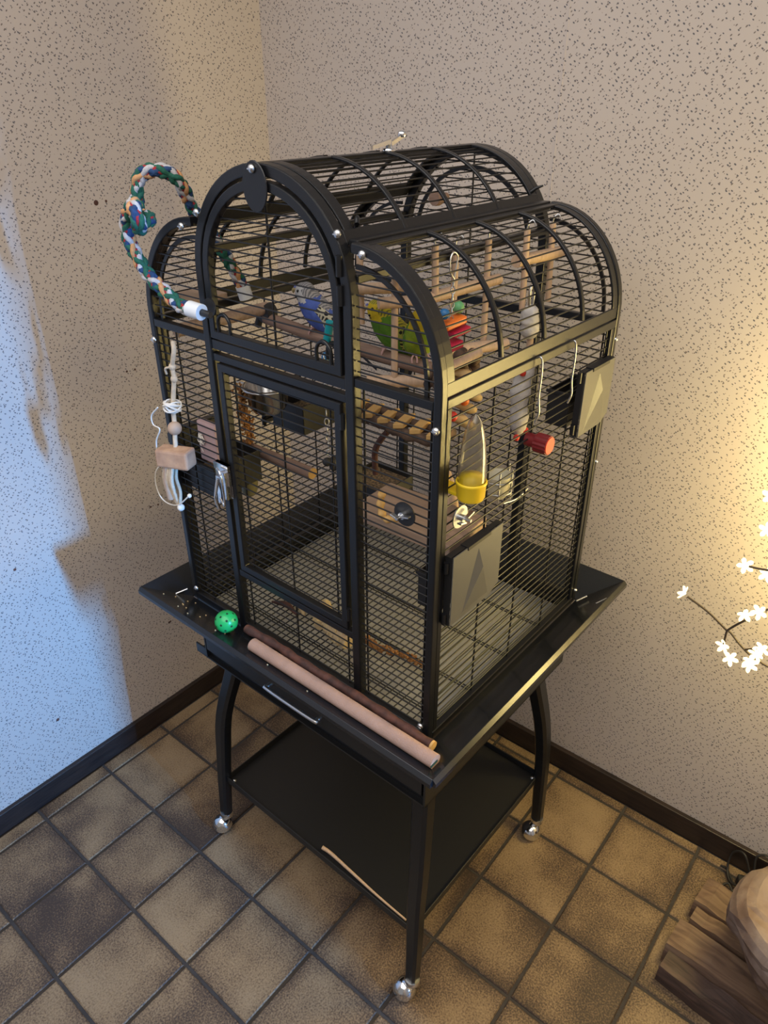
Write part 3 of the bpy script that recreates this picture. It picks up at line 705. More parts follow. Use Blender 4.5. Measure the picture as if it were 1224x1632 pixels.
for y0, y1, z0, z1, sd, where in FD:
    feeder(y0, y1, z0, z1, sd)
    xi = (XR - .014) if sd > 0 else (XL + .014); xj = xi - sd * (.040 if sd > 0 else .095); w = .0025
    za, zb_ = z0 - .005 + .012, z0 + .070
    m = MB(); xa, xb = min(xi, xj), max(xi, xj); ya, yb = y0 + .006, y1 - .006
    m.box(xa, xb, ya, yb, za, za + w); m.box(xa, xa + w, ya, yb, za, zb_); m.box(xb - w, xb, ya, yb, za, zb_); m.box(xa, xb, ya, ya + w, za, zb_); m.box(xa, xb, yb - w, yb, za, zb_)
    m.box(xa - .003, xb + .003, ya - .003, ya, zb_ - .006, zb_); m.box(xa - .003, xb + .003, yb, yb + .003, zb_ - .006, zb_)
    c = thing('feeding_cup', 'black plastic feeding cup inside the cage on its ' + where, 'feeding cup', ((xa + xb) / 2, (ya + yb) / 2, za), 'black feeding cups on the cage walls')
    part('cup', m, 'blackplastic', c, .001)
    part('seed', MB().box(xa + w, xb - w, ya + w, yb - w, za + w, za + .030), 'seed', c, kind='stuff')

# ================================================================ THINGS ON AND IN THE CAGE
# ---- braided rope perch
RP = [(-0.104, -0.335, 1.418), (-0.126, -0.338, 1.42), (-0.161, -0.34, 1.437), (-0.197, -0.34, 1.456), (-0.218, -0.34, 1.477), (-0.236, -0.34, 1.503), (-0.236, -0.34, 1.531), (-0.218, -0.342, 1.55), (-0.186, -0.345, 1.561), (-0.152, -0.35, 1.561), (-0.15, -0.345, 1.552), (-0.176, -0.338, 1.541), (-0.217, -0.325, 1.541), (-0.238, -0.315, 1.555), (-0.239, -0.31, 1.577), (-0.235, -0.305, 1.593), (-0.222, -0.295, 1.602), (-0.205, -0.28, 1.601), (-0.198, -0.265, 1.591), (-0.203, -0.25, 1.573), (-0.213, -0.235, 1.552), (-0.215, -0.22, 1.527), (-0.203, -0.205, 1.499), (-0.189, -0.19, 1.461), (-0.174, -0.175, 1.415)]
RP[8:11] = [(-.190, -.350, 1.562), (-.158, -.372, 1.562), (-.142, -.378, 1.546), (-.160, -.366, 1.533)]
rope = thing('rope_perch', 'coiled multicoloured braided rope perch with white end cap, on the cage front', 'rope perch', RP[0])
path = spline(RP, 10)
# resample evenly
res = [path[0]]; acc = 0; step = .0028
for a, b in zip(path, path[1:]):
    d = (b - a).length; q = step - acc
    while q <= d: res.append(a + (b - a) * (q / d)); q += step
    acc = (acc + d) % step
def frames(P):
    a = (P[1] - P[0]).orthogonal().normalized(); F = []
    for i in range(len(P)):
        t = (P[min(i + 1, len(P) - 1)] - P[max(i - 1, 0)]).normalized(); a = (a - t * a.dot(t)).normalized(); F.append((a.copy(), t.cross(a)))
    return F
FR = frames(res)
def strand(k, dirn, mat, r=.0046):
    pts = []
    for i, c in enumerate(res):
        w = dirn * 2 * PI * i * step / .084 + k * PI / 2; a, b = FR[i]
        R_ = .0060 + .0016 * dirn * math.cos(4 * PI * i * step / .084 * 2 + k * PI)
        pts.append(c + (a * math.cos(w) + b * math.sin(w)) * R_)
    part('strand', MB().tube(pts, r, 7), mat, rope)
part('core', MB().tube(res, .0044, 8), 'rblue', rope)
for k, (a, b) in enumerate((('rgreen', 'rgreen'), ('rblue', 'rwhite'), ('rtan', 'rblue'), ('rwhite', 'rgreen'))): strand(k, 1, a); strand(k, -1, b)
for k in (.5, 2.5): strand(k, 1, 'rred', .0028)
strand(1.5, -1, 'rred', .0026)
t0 = (Vector(RP[0]) - Vector(RP[1])).normalized()
part('end_cap', MB().tube([Vector(RP[0]) - t0 * .004, Vector(RP[0]) + t0 * .022], .0125, 16), 'white', rope, .002, label='white plastic end cap')
m = MB().tube([Vector(RP[0]) + t0 * .022, Vector(RP[0]) + t0 * .040], .0055, 10); m.lathe([(.014, 0), (.014, .003)], (-.088, YF - .010, 1.419), 16, 0, 'y')
part('clamp_bolt', m, 'blackplastic', rope)
part('end_cap', MB().tube([RP[-1], (RP[-1][0] + .003, RP[-1][1] + .004, RP[-1][2] - .022)], .0125, 16), 'white', rope, .002, label='white plastic end cap')
# ---- sisal toy hanging from the left bay
toy = thing('hanging_sisal_toy', 'sisal string toy with wooden bead and chewed block, hung outside left bay', 'bird toy', (-.201, -.318, 1.0))
RT = [(-0.201, -0.312, 1.342), (-0.193, -0.318, 1.33), (-0.205, -0.318, 1.3), (-0.205, -0.318, 1.28), (-0.212, -0.320, 1.247), (-.210, -.326, 1.225), (-.205, -.331, 1.200), (-.199, -.338, 1.178), (-.196, -.342, 1.160)]
m = MB().tube(spline(RT, 5), .0042, 8)
for q in ((-.205, -.318, 1.300), (-.205, -.318, 1.278)): m.ball(q, .0065, 10)
m.tube(spline([(-.205, -.32, 1.30), (-.216, -.325, 1.296), (-.219, -.322, 1.285)], 4), .002, 6)
part('cord', m, 'sisal', toy)
m = MB(); random.seed(3)
for k in range(13):
    a = random.uniform(0, PI); tl = random.uniform(-.6, .6); R_ = random.uniform(.012, .0165)
    u = Vector((math.cos(a), math.sin(a) * .7, tl)).normalized(); v = u.cross(Vector((.2, .5, 1))).normalized()
    m.tube([Vector((-.211, -.326, 1.229)) + u * R_ * math.cos(2 * PI * j / 16) + v * R_ * math.sin(2 * PI * j / 16) for j in range(16)], .0015, 5, closed=True)
part('string_knot', m, 'string', toy, label='loose ball of white string')
part('bead', MB().ball((-.202, -.334, 1.192), .0125, 18), 'bead', toy)
part('wood_block', MB().obox((-.188, -.350, 1.146), (.036, .008, .004), (-.006, .015, 0), (-.003, .002, .0155)), 'block', toy, .004)
m = MB()
for k in range(9):
    x0 = -.205 + .022 * (k % 5) / 4; y0 = -.362 + .012 * (k // 5); dx = random.uniform(-.006, .006)
    m.tube(spline([(x0, y0, 1.134), (x0 - .003 + dx * .5, y0 - .004, 1.105), (x0 - .004 + dx, y0, 1.075), (-.190, -.356, 1.048)], 5), .0034, 6)
part('tassel', m, 'sisal', toy)
m = MB().tube([(-.200, -.360, 1.135), (-.205, -.364, 1.10), (-.204, -.362, 1.062)], .0075, 8); part('cork_strip', m, 'bead', toy)
m = MB()
TH = [(-0.203, -0.36, 1.239), (-0.227, -0.36, 1.218), (-0.226, -0.36, 1.201), (-0.208, -0.36, 1.197), (-0.225, -0.36, 1.171), (-0.229, -0.36, 1.146), (-0.232, -0.36, 1.128), (-0.223, -0.36, 1.126), (-0.245, -0.36, 1.101), (-0.252, -0.36, 1.073), (-0.243, -0.36, 1.05), (-0.22, -0.36, 1.044), (-0.19, -0.36, 1.052), (-0.162, -0.36, 1.074), (-0.145, -0.36, 1.09)]
m.tube(spline(TH, 6), .0013, 6); m.ball((-.186, -.357, 1.047), .007, 10); m.ball((-.148, -.36, 1.086), .004, 8); part('loose_thread', m, 'string', toy)
# ---- pink block with string, behind the left bay wires
pk = thing('pink_chew_block', 'flat pink wooden chew block tied with white string inside left bay', 'bird toy', (-.172, -.283, 1.115))
part('block', MB().box(-.198, -.146, -.291, -.276, 1.118, 1.196), 'pink', pk, .003)
m = MB()
for k in range(6):
    a = k * 1.05; c0 = Vector((-.184 + .003 * math.cos(a), -.2945, 1.163 + .004 * math.sin(a))); m.tube([c0 + Vector((.006 * math.cos(q) * math.cos(a) , -.002 * math.sin(q * 2), .0075 * math.sin(q + a))) for q in [2 * PI * j / 12 for j in range(12)]], .0010, 5, closed=True)
m.tube(spline([(-.184, -.294, 1.160), (-.187, -.295, 1.148), (-.183, -.294, 1.138)], 4), .0010, 5)
part('string', m, 'string', pk)
# ---- green perforated ball on the seed guard
bc = Vector((-.110, -.3455, .8145)); br = .0225
gb = thing('perforated_ball', 'small green plastic ball with dark holes on black tray', 'ball', (bc.x, bc.y, bc.z - br))
part('ball', MB().ball(bc, br, 28), 'green', gb)
m = MB()
for i in range(30):
    z = 1 - 2 * (i + .5) / 30; a = i * 2.39996; r = math.sqrt(1 - z * z); d = Vector((r * math.cos(a), r * math.sin(a), z))
    u = d.orthogonal().normalized(); v = d.cross(u); c = bc + d * (br * 1.004)
    m.add([c + (u * math.cos(2 * PI * k / 10) + v * math.sin(2 * PI * k / 10)) * .0023 for k in range(10)], [tuple(range(10))])
part('holes', m, 'hole', gb, kind='stuff')
# ---- perch rods lying on the front guard
def slope_z(y): return zi + (YF - .002 - y) / (YF - .002 - oy0) * (zo - zi)
y_ = -.352; zc_ = slope_z(y_) + .0135
rd = thing('perch_rod', 'long pale sanded perch rod lying on the front seed guard', 'perch', (.18, y_, zc_ - .0125))
m = MB(); rr_ = []
for x in [-.026 + .428 * k / 20 for k in range(21)]:
    rr_.append([(x, y_ + .0125 * math.cos(2 * PI * k / 16), zc_ + .0125 * math.sin(2 * PI * k / 16)) for k in range(16)])
m.rings(rr_); part('rod', m, 'rod', rd, .001)
for x in (-.0265, .4025): part('slot', MB().box(x - .0006, x + .0006, y_ - .013, y_ + .004, zc_ - .0025, zc_ + .0015), 'hole', rd)
y2 = -.3175; bk = thing('bark_perch', 'thin reddish bark branch lying behind the pale perch rod', 'branch', (.15, y2, .778))
BP = [(-.082, -.321, .797), (0.0, y2 + .002, .794), (.08, y2 - .001, .795), (.18, y2 + .001, .794), (.28, y2, .795), (.372, y2 - .004, .797)]
part('stem', MB().tube(spline(BP, 6), [.0085 + .0012 * math.sin(i * 1.7) for i in range(31)], 10), 'bark', bk)
part('cut_end', MB().lathe([(.0088, 0), (.0086, .004)], (.372, y2 - .004, .797), 14, 0, 'x'), 'cutwood', bk, label='fresh yellow cut end')
# few seeds on the guard
m = MB(); random.seed(11)
for k in range(34):
    x = random.uniform(-.30, .33); y = random.uniform(-.372, -.312); m.ball((x, y, slope_z(y) + .001), .0012, 6, 0, (.002, .0013, .001))
single('spilled_seed', m, 'husk', (0, -.35, .79), 'few pale seed husks spilled on the front guard', 'seed')['kind'] = 'stuff'
# ---- yellow feeder with clear dome, clipped outside the right wall
fx, fy = XR + .021, -.256
fd = thing('seed_dispenser', 'clear pointed seed dispenser with yellow base on right wall', 'feeder', (fx, fy, 1.224))
PR = [(.0190, 1.247), (.0190, 1.262), (.0184, 1.282), (.0166, 1.302), (.0132, 1.322), (.0090, 1.337), (.0045, 1.345), (.0012, 1.348)]
m = MB(); m.lathe(PR, (fx, fy, 0), 24, caps=False); m.lathe([(max(.0006, r - .0012), z - .001) for r, z in PR][::-1], (fx, fy, 0), 24, caps=False)
part('dome', m, 'clear', fd, label='clear plastic dome')
part('seed', MB().lathe([(.0172, 1.238), (.0174, 1.258), (.001, 1.263)], (fx, fy, 0), 20), 'yellow', fd, kind='stuff')
m = MB(); m.lathe([(.0180, 1.224), (.0198, 1.228), (.0205, 1.246), (.0218, 1.248), (.0218, 1.251), (.0196, 1.252), (.0190, 1.242)], (fx, fy, 0), 28)
m.box(XR - .026, fx - .010, fy - .013, fy + .013, 1.226, 1.231); m.box(XR - .026, XR - .0235, fy - .013, fy + .013, 1.226, 1.239)
part('base', m, 'yellow', fd, .001)
# ---- wing-nut fixings
def wingnut(pos, ax, name, label, wm, wr):
    x, y, z = pos; t = thing(name, label, 'fastener', pos)
    part('washer', MB().lathe([(wr, 0), (wr, .002)] if ax == 'x' else [(wr, 0), (wr, -.002)], pos, 26, 0, ax), wm, t, .0005)
    d = Vector((1, 0, 0)) if ax == 'x' else Vector((0, -1, 0)); p = Vector(pos); s = Vector((0, 1, 0)) if ax == 'x' else Vector((1, 0, 0))
    m = MB().tube([p, p + d * .009], .0055, 12); m.tube([p + d * .006, p + d * .020], .0024, 8)
    for q in (-1, 1): m.obox(p + d * .011 + s * q * .009 + Vector((0, 0, q * .003)), s * .0075 + Vector((0, 0, .002 * q)), d * .0035, Vector((0, 0, .0014)))
    part('wing_nut', m, 'zinc', t, .0006)
wingnut((XR + .001, -.250, 1.184), 'x', 'wing_nut_fixing', 'large washer and wing nut under the yellow seed dispenser', 'zinc', .0175)
wingnut((.297, YF - .002, 1.192), 'y', 'wing_nut_fixing', 'dark washer and wing nut on the front right bay', 'blackplastic', .0185)
# ---- red end cap of the mineral perch
rk = thing('red_bottle_cap', 'round red ribbed cap poking out through the right wall', 'perch cap', (XR + .016, -.052, 1.232))
m = MB(); rg = []
for h in (0.0, .022):
    rg.append([(XR + .006 + h, -.052 + (.0148 + (.0010 if k % 2 else 0)) * math.cos(2 * PI * k / 32), 1.232 + (.0148 + (.0010 if k % 2 else 0)) * math.sin(2 * PI * k / 32)) for k in range(32)])
m.rings(rg, 0, False); part('cap', m, 'darkred', rk, .001)
part('cap_face', MB().lathe([(.0138, .028), (.0138, .0295)], (XR, -.052, 1.232), 24, 0, 'x'), 'red', rk)
part('shaft', MB().lathe([(.0110, -.012), (.0110, .006)], (XR, -.052, 1.2325), 16, 0, 'x'), 'darkred', rk)
# ---- wire hooks hung on the right wall
def wall_hook(y, label):
    t = thing('wire_hook', label, 'hook', (XR + .004, y, 1.27))
    m = MB().tube(spline([(XR - .008, y, 1.365), (XR + .006, y, 1.372), (XR + .009, y + .001, 1.35), (XR + .007, y + .004, 1.31), (XR + .009, y + .006, 1.285), (XR + .004, y + .006, 1.268)], 6), .0015, 8)
    part('hook', m, 'zinc', t)
wall_hook(-.068, 'bent wire hook on right wall above the red cap'); wall_hook(.036, 'bent wire hook beside the upper grey feeder door')

# ---- birds
def bird(pos, head, cols, label, s=.9, lean=0.0):
    """pos: perch point under the feet; head: facing angle in the cage frame"""
    body, chest, headc, nape, wing, tail = cols
    t = thing('budgerigar', label, 'bird', pos)
    R = Matrix.Translation(pos) @ Matrix.Rotation(head, 4, 'Z') @ Matrix.Scale(s, 4)
    def tr(m):
        m.v = [tuple(R @ Vector(p)) for p in m.v]; return m
    sp = [(-.058, 0, -.012, .006), (-.046, 0, .004, .015), (-.030, 0, .020, .0235), (-.012, 0, .036, .0275), (.002, 0, .052, .0265), (.011, 0, .066, .0235), (.017, 0, .077, .0205), (.022, 0, .087, .0195), (.026, 0, .095, .0165), (.029, 0, .101, .0105), (.030, 0, .104, .003)]
    P = spline([q[:3] for q in sp], 4); rad = [v.x for v in spline([(q[3], 0, 0) for q in sp], 4)]
    m = MB(); a0 = Vector((0, 1, 0)); rings = []
    for i, c in enumerate(P):
        tg = (P[min(i + 1, len(P) - 1)] - P[max(i - 1, 0)]).normalized(); b = tg.cross(a0).normalized()
        rings.append([c + a0 * (rad[i] * 1.22 * math.cos(2 * PI * k / 20)) + b * (rad[i] * 1.14 * math.sin(2 * PI * k / 20)) for k in range(20)])
    m.rings(rings)
    for i, f in enumerate(m.f):
        c = sum((Vector(m.v[j]) for j in f), Vector()) / len(f)
        if c.z > .078: m.mi[i] = 3 if (c.x < .022 or c.z > .099) else 2
        elif c.z > .066 and c.x > .012: m.mi[i] = 2
        elif c.x < -.014 and c.z > .052: m.mi[i] = 3
        else: m.mi[i] = 1 if c.x > (c.z - .036) * .4 else 0
    bo = part('body', tr(m), [body, chest, headc, nape], t)
    for sd in (-1, 1):
        m = MB(); rg = []
        for i in range(11):
            u = i / 10; c = Vector((-.010 - .060 * u, sd * (.0290 - .012 * u * u), .056 - .066 * u)); w = .0150 * math.sin(PI * min(1, .12 + u * .80)) ** .7 + .002
            dx = Vector((.7, 0, .72)).normalized(); n = Vector((0, sd, 0))
            rg.append([c + dx.cross(n) * sd * 0 + Vector((-.66, 0, -.0)) * 0 + Vector((.70 * w * math.cos(q), 0, -.70 * w * math.cos(q))) * 1.0 + n * (.0048 * math.sin(q)) for q in [2 * PI * k / 12 for k in range(12)]])
        m.rings(rg); part('wing', tr(m), wing, t)
    m = MB(); m.rings([[(-.050 - .085 * u, (.008 - .004 * u) * math.cos(q), -.004 - .078 * u + .003 * math.sin(q)) for q in [2 * PI * k / 10 for k in range(10)]] for u in (0, .4, .8, 1)]); part('tail', tr(m), tail, t)
    m = MB(); m.tube(spline([(.040, 0, .090), (.047, 0, .088), (.0475, 0, .081)], 4), [.0052, .005, .0048, .0045, .004, .0035, .003, .002, .0008], 10); part('beak', tr(m), 'beak', t)
    m = MB(); m.ball((.0425, 0, .0935), .0038, 8); part('cere', tr(m), 'cere', t)
    for sd in (-1, 1):
        m = MB().ball((.0320, sd * .0185, .0905), .0033, 10); part('eye', tr(m), 'eye', t)
        m = MB()
        for q in (-.006, .004): m.tube(spline([(.004, sd * .012, .012), (.010, sd * .012 + q, .006), (.014, sd * .012 + q, -.003)], 3), .0021, 6)
        m.tube([(-.004, sd * .012, .022), (.004, sd * .012, .010)], .003, 6); part('foot', tr(m), 'skin', t)
    m = MB()
    for sd in (-1, 1):
        for dz in (0, .008): m.ball((.038 - dz * .4, sd * (.014 - dz * .2), .077 - dz * .6), .0028, 8)
    part('throat_spots', tr(m), 'eye', t)
PY = -.100; PZ = 1.326
bird((-.073, PY, PZ + .012), PI + .55, ('bblue', 'bblue', 'bwhite', 'napeblue', 'wingblue', 'bdark'), 'blue budgerigar with white face on the brown perch behind arched door', .80)
bird((.094, PY, PZ + .010), PI + .70, ('bgreen', 'bgreen', 'byellow', 'napegreen', 'winggreen', 'bdark'), 'darker green budgerigar with barred yellow head, nearer the middle post', .80)
bird((.160, PY, PZ + .010), -.75, ('bgreen', 'bgreen2', 'byellow', 'byellow', 'winggreen', 'bdark'), 'bright yellow-headed green budgerigar nearest the right corner post', .80)
# ---- perches
pe = thing('wooden_perch', 'long brown wooden perch carrying the three budgerigars', 'perch', (0, PY, PZ))
part('rod', MB().tube([(-.205, PY, PZ + .012), (-.10, PY, PZ + .004), (.10, PY, PZ - .001), (.21, PY, PZ - .002)], .0115, 14), 'perch', pe)
pe = thing('wooden_perch', 'tan perch end meeting the clamp, behind lower left of arched door', 'perch', (-.21, -.19, 1.345))
part('rod', MB().tube([(-.222, -.290, 1.352), (-.206, -.095, 1.356)], .0115, 14), 'board', pe)
m = MB(); m.lathe([(.017, -.012), (.019, 0), (.017, .012)], (-.205, -.098, 1.348), 16, 0, 'y'); m.tube([(-.218, -.098, 1.352), (-.232, -.100, 1.318)], .007, 8)
single('perch_clamp', m, 'rubber', (-.205, -.098, 1.33), 'grey swivel clamp joining two perches behind arched door', 'clamp')
pe = thing('wooden_perch', 'short brown perch with yellow cut end on left wall, seen through main door', 'perch', (-.17, -.14, 1.07))
part('rod', MB().tube([(-.268, -.14, 1.073), (-.16, -.14, 1.073), (-.062, -.14, 1.073)], .0115, 14), 'perch', pe)
part('cut_end', MB().lathe([(.0112, 0), (.0110, .002)], (-.062, -.14, 1.073), 14, 0, 'x'), 'cutwood', pe, label='yellow cut end')
# ---- teal and black swing ornament behind the arched door corner
tl = thing('plastic_swing_toy', 'teal plastic hanger toy beside the blue budgerigar', 'bird toy', (.03, -.18, 1.31))
m = MB().tube(spline([(.040, -.18, 1.392), (.036, -.18, 1.375), (.031, -.18, 1.358)], 4), .0065, 10); part('bead', m, 'teal', tl)
part('drop', MB().ball((.026, -.18, 1.326), .009, 12, 0, (.007, .007, .014)), 'blue', tl)
part('loop', MB().tube(spline([(.034, -.18, 1.330), (.036, -.18, 1.352), (.052, -.18, 1.358), (.064, -.18, 1.350), (.066, -.18, 1.325)], 5), .0045, 8), 'blackplastic', tl)
# ---- millet, cup, bowl on the left wall
def seedhead(P, r, n, seed):
    random.seed(seed); m = MB(); q = spline(P, 10); m.tube(q, .0025, 6)
    for k in range(n):
        c = q[random.randrange(len(q))]; d = Vector((random.uniform(-1, 1), random.uniform(-1, 1), random.uniform(-1, 1))) * r
        s_ = random.uniform(.0022, .0038); m.ball(c + d, s_, 6)
    return m
single('millet_spray', seedhead([(-.245, -.150, 1.205), (-.240, -.150, 1.16), (-.236, -.146, 1.12), (-.238, -.142, 1.068)], .011, 260, 5), 'millet', (-.24, -.147, 1.07), 'rust-brown millet spray hanging inside by the left wall', 'millet spray')
cp = thing('ceramic_cup', 'small olive-glazed cup hooked inside left wall below the millet', 'cup', (-.238, -.145, .965))
part('cup', MB().lathe([(.014, .970), (.0185, .982), (.020, 1.026), (.021, 1.031), (.019, 1.031), (.0172, .987), (.002, .977)], (-.246, -.150, 0), 24), 'brass', cp)
part('hook', MB().tube([(-.270, -.150, 1.03), (-.267, -.150, 1.042), (-.263, -.150, 1.03)], .002, 6), 'zinc', cp)
sb = thing('steel_bowl', 'round stainless steel bowl in a ring on the left wall', 'bowl', (-.205, -.105, 1.165))
part('bowl', MB().lathe([(.030, 1.160), (.038, 1.172), (.043, 1.212), (.046, 1.214), (.041, 1.212), (.036, 1.176), (.002, 1.166)], (-.200, -.118, 0), 28), 'steel', sb)
m = MB().tube([(-.200 + .0475 * math.cos(2 * PI * k / 24), -.118 + .0475 * math.sin(2 * PI * k / 24), 1.210) for k in range(24)], .0022, 6, closed=True); m.tube([(-.245, -.135, 1.21), (-.268, -.14, 1.21), (-.268, -.14, 1.16)], .0022, 6); m.tube([(-.245, -.10, 1.21), (-.268, -.10, 1.21)], .0022, 6)
part('ring', m, 'zinc', sb)
# ---- chain in the main doorway
def chain(P, lr, wr, name, label, mat='zinc'):
    P = [Vector(p) for p in P]; m = MB(); L = 0; q = spline(P, 12); pos = [q[0]]
    for a, b in zip(q, q[1:]):
        L += (b - a).length
        if L > lr * 1.55: pos.append(b); L = 0
    for k, (a, b) in enumerate(zip(pos, pos[1:])):
        t = (b - a).normalized(); u = t.orthogonal().normalized(); u = u if k % 2 else t.cross(u); c = (a + b) / 2
        m.tube([c + t * lr * math.cos(2 * PI * j / 10) + u * lr * .6 * math.sin(2 * PI * j / 10) for j in range(10)], wr, 5, closed=True)
    return m
ch = thing('hanging_chain', 'thin chain with dark knot hanging behind the main door', 'chain', (.046, -.2, 1.15))
part('links', chain([(.043, -.2, 1.345), (.043, -.2, 1.25), (.046, -.2, 1.165)], .0062, .0012, '', ''), 'zinc', ch)
m = MB(); [m.ball((.046 + random.uniform(-.012, .016), -.2 + random.uniform(-.008, .008), 1.152 + random.uniform(-.010, .010)), .008, 8) for k in range(7)]; part('knot', m, 'rubber', ch)
# ---- ledge board and seed tray at the right wall
bd = thing('ledge_board', 'tan wooden ledge board inside the lower right bay', 'shelf', (.22, -.16, 1.075))
part('board', MB().obox((.228, -.185, 1.106), (.098, .004, 0), (-.003, .055, 0), (0, 0, .010)), 'board', bd, .002)
m = MB(); m.box(.025, .120, -.150, -.060, 1.072, 1.0745); m.box(.025, .0275, -.150, -.060, 1.072, 1.098); m.box(.1175, .120, -.150, -.060, 1.072, 1.098); m.box(.025, .120, -.150, -.1475, 1.072, 1.098); m.box(.025, .120, -.0625, -.060, 1.072, 1.098)
st = thing('seed_tray', 'black seed tray left of the tan ledge board', 'tray', (.07, -.1, 1.072)); part('tray', m, 'blackplastic', st)
part('seed', MB().box(.0275, .1175, -.1475, -.0625, 1.0745, 1.090), 'seed', st, kind='stuff')
single('root_ring', MB().tube(spline([(.236, -.283, 1.196), (.234, -.284, 1.182), (.236, -.286, 1.166), (.244, -.286, 1.156), (.256, -.284, 1.158), (.268, -.284, 1.168)], 6), [.0055 + .0012 * math.sin(i) for i in range(31)], 8), 'cutwood', (.25, -.285, 1.155), 'curled yellow root piece beside the dark washer', 'root')
# ---- rough bark bridge with cut rungs
br_ = thing('bark_bridge', 'rough bark ladder bridge with pale rungs in upper right bay', 'bridge', (.2, -.21, 1.265))
for yy, dz in ((-.222, 0), (-.192, .004)):
    part('rail', MB().tube(spline([(.110, yy, 1.268 + dz), (.17, yy + .002, 1.271 + dz), (.23, yy - .002, 1.268 + dz), (.295, yy, 1.271 + dz)], 6), [.0085 + .0018 * math.sin(i * 2.1) for i in range(19)], 9), 'darkbark', br_)
for k in range(6):
    x = .122 + k * .031; part('rung', MB().obox((x, -.207, 1.279), (.0075, .004, .001), (-.006, .022, 0), (0, 0, .0042)), 'cutwood', br_, .0015)
single('red_twig', MB().tube(spline([(.190, -.215, 1.258), (.170, -.21, 1.235), (.150, -.2, 1.205), (.142, -.19, 1.160)], 5), .0052, 8), 'bark', (.16, -.2, 1.16), 'reddish twig slanting down from the bark bridge', 'branch')
# ---- wooden ladders and swings under the right roof
def ladder(label, ups, rungs, hooks):
    t = thing('wooden_swing', label, 'swing', ups[0][1], 'pale wooden swings under the right roof')
    for a, b in ups: part('upright', MB().tube([a, b], .0052, 10), 'dowel', t)
    for a, b, r in rungs: part('rung', MB().tube([a, b], r, 12), 'dowel', t)
    for (x, y, z) in hooks: part('hook', MB().tube(spline([(x, y, z - .012), (x, y, z + .004), (x + .006, y + .004, z + .012), (x + .012, y + .006, z + .002)], 5), .0014, 6), 'zinc', t)
ladder('wooden swing in front right bay hanging before the green budgerigars', [((.092, -.165, 1.500), (.094, -.165, 1.395)), ((.163, -.168, 1.478), (.163, -.168, 1.322))],
       [((.098, -.185, 1.452), (.150, -.130, 1.452), .0085), ((.150, -.190, 1.440), (.185, -.14, 1.44), .0085), ((.130, -.195, 1.318), (.205, -.130, 1.318), .0095)], [(.092, -.165, 1.51), (.163, -.168, 1.49)])
ladder('middle wooden swing behind the carabiner under the right roof', [((.21, -.137, 1.520), (.21, -.132, 1.445)), ((.21, -.086, 1.505), (.21, -.086, 1.415)), ((.21, .001, 1.510), (.21, .005, 1.352))],
       [((.205, -.150, 1.447), (.215, .030, 1.447), .0085), ((.19, -.062, 1.346), (.24, .030, 1.346), .0095)], [(.21, -.137, 1.525), (.21, -.086, 1.515), (.21, .001, 1.515)])
ladder('rear wooden swing with thick top rung under the right roof', [((.24, .063, 1.520), (.24, .069, 1.395)), ((.24, .144, 1.520), (.24, .155, 1.392))],
       [((.235, .045, 1.474), (.245, .178, 1.472), .0095)], [(.24, .063, 1.522), (.24, .144, 1.522)])
# ---- bright toy on a chain with carabiner
tx, ty = .28, -.190
def tz(z): return 1.450 + (z - 1.452) * .74
def ts(v): return v * .72
bt = thing('hanging_block_toy', 'colourful block toy on chain and carabiner in right roof', 'bird toy', (tx, ty, 1.29))
part('carabiner', MB().tube(spline([(tx, ty + .003, 1.492), (tx, ty - .007, 1.505), (tx, ty - .007, 1.520), (tx, ty, 1.527), (tx, ty + .009, 1.520), (tx, ty + .006, 1.505), (tx, ty + .003, 1.492)], 5), .0011, 6), 'zinc', bt)
part('links', chain([(tx, ty + .002, 1.492), (tx, ty, 1.435)], .0048, .0009, '', ''), 'zinc', bt)
part('bead', MB().ball((tx, ty + ts(-.022), tz(1.452)), .0075, 12), 'blue', bt); part('bead', MB().ball((tx, ty + ts(.022), tz(1.456)), .0085, 12), 'toygreen', bt)
for dx, dy, z, L, h, c in ((0, .006, 1.432, .024, .0075, 'orange'), (.004, .018, 1.414, .020, .0055, 'magenta'), (0, .004, 1.388, .019, .0075, 'magenta')):
    part('chew_block', MB().obox((tx + dx, ty + ts(dy), tz(z)), (.004, ts(L), .003), (.010, -.003, 0), (0, -.001, ts(h))), c, bt, .002)
part('dowel', MB().tube([(tx - .006, ty + .008, 1.368), (tx + .006, ty + .066, 1.380)], .0078, 12), 'dowel', bt)
for k, (dy, z, c) in enumerate(((.000, 1.352, 'bead'), (-.012, 1.330, 'red'), (.014, 1.322, 'orange'), (.038, 1.312, 'orange'), (.010, 1.296, 'red'))):
    part('bead', MB().ball((tx + .004, ty + dy, z), .0075, 10), c, bt)
m = MB(); random.seed(21)
for k in range(7):
    y0 = ty + .03 + random.uniform(0, .04); z0 = 1.345 - k * .013
    m.tube(spline([(tx - .02, y0 - .02, z0 + .012), (tx, y0 + .01, z0 + random.uniform(-.004, .008)), (tx - .004, y0 + .032, z0 - .012)], 4), [.002, .003, .005, .007, .008, .007, .006, .004, .0015], 6)
part('husk_leaves', m, 'husk', bt)
m = MB(); random.seed(22)
for k in range(60):
    m.ball((tx - .03 + random.uniform(-.02, .02), ty + .055 + random.uniform(-.050, .055), 1.340 + random.uniform(-.026, .026)), random.uniform(.006, .011), 7)
single('pine_cone_cluster', m, 'darkbark', (tx - .03, ty + .05, 1.31), 'cluster of brown bark bits beside the colourful toy', 'bird toy')
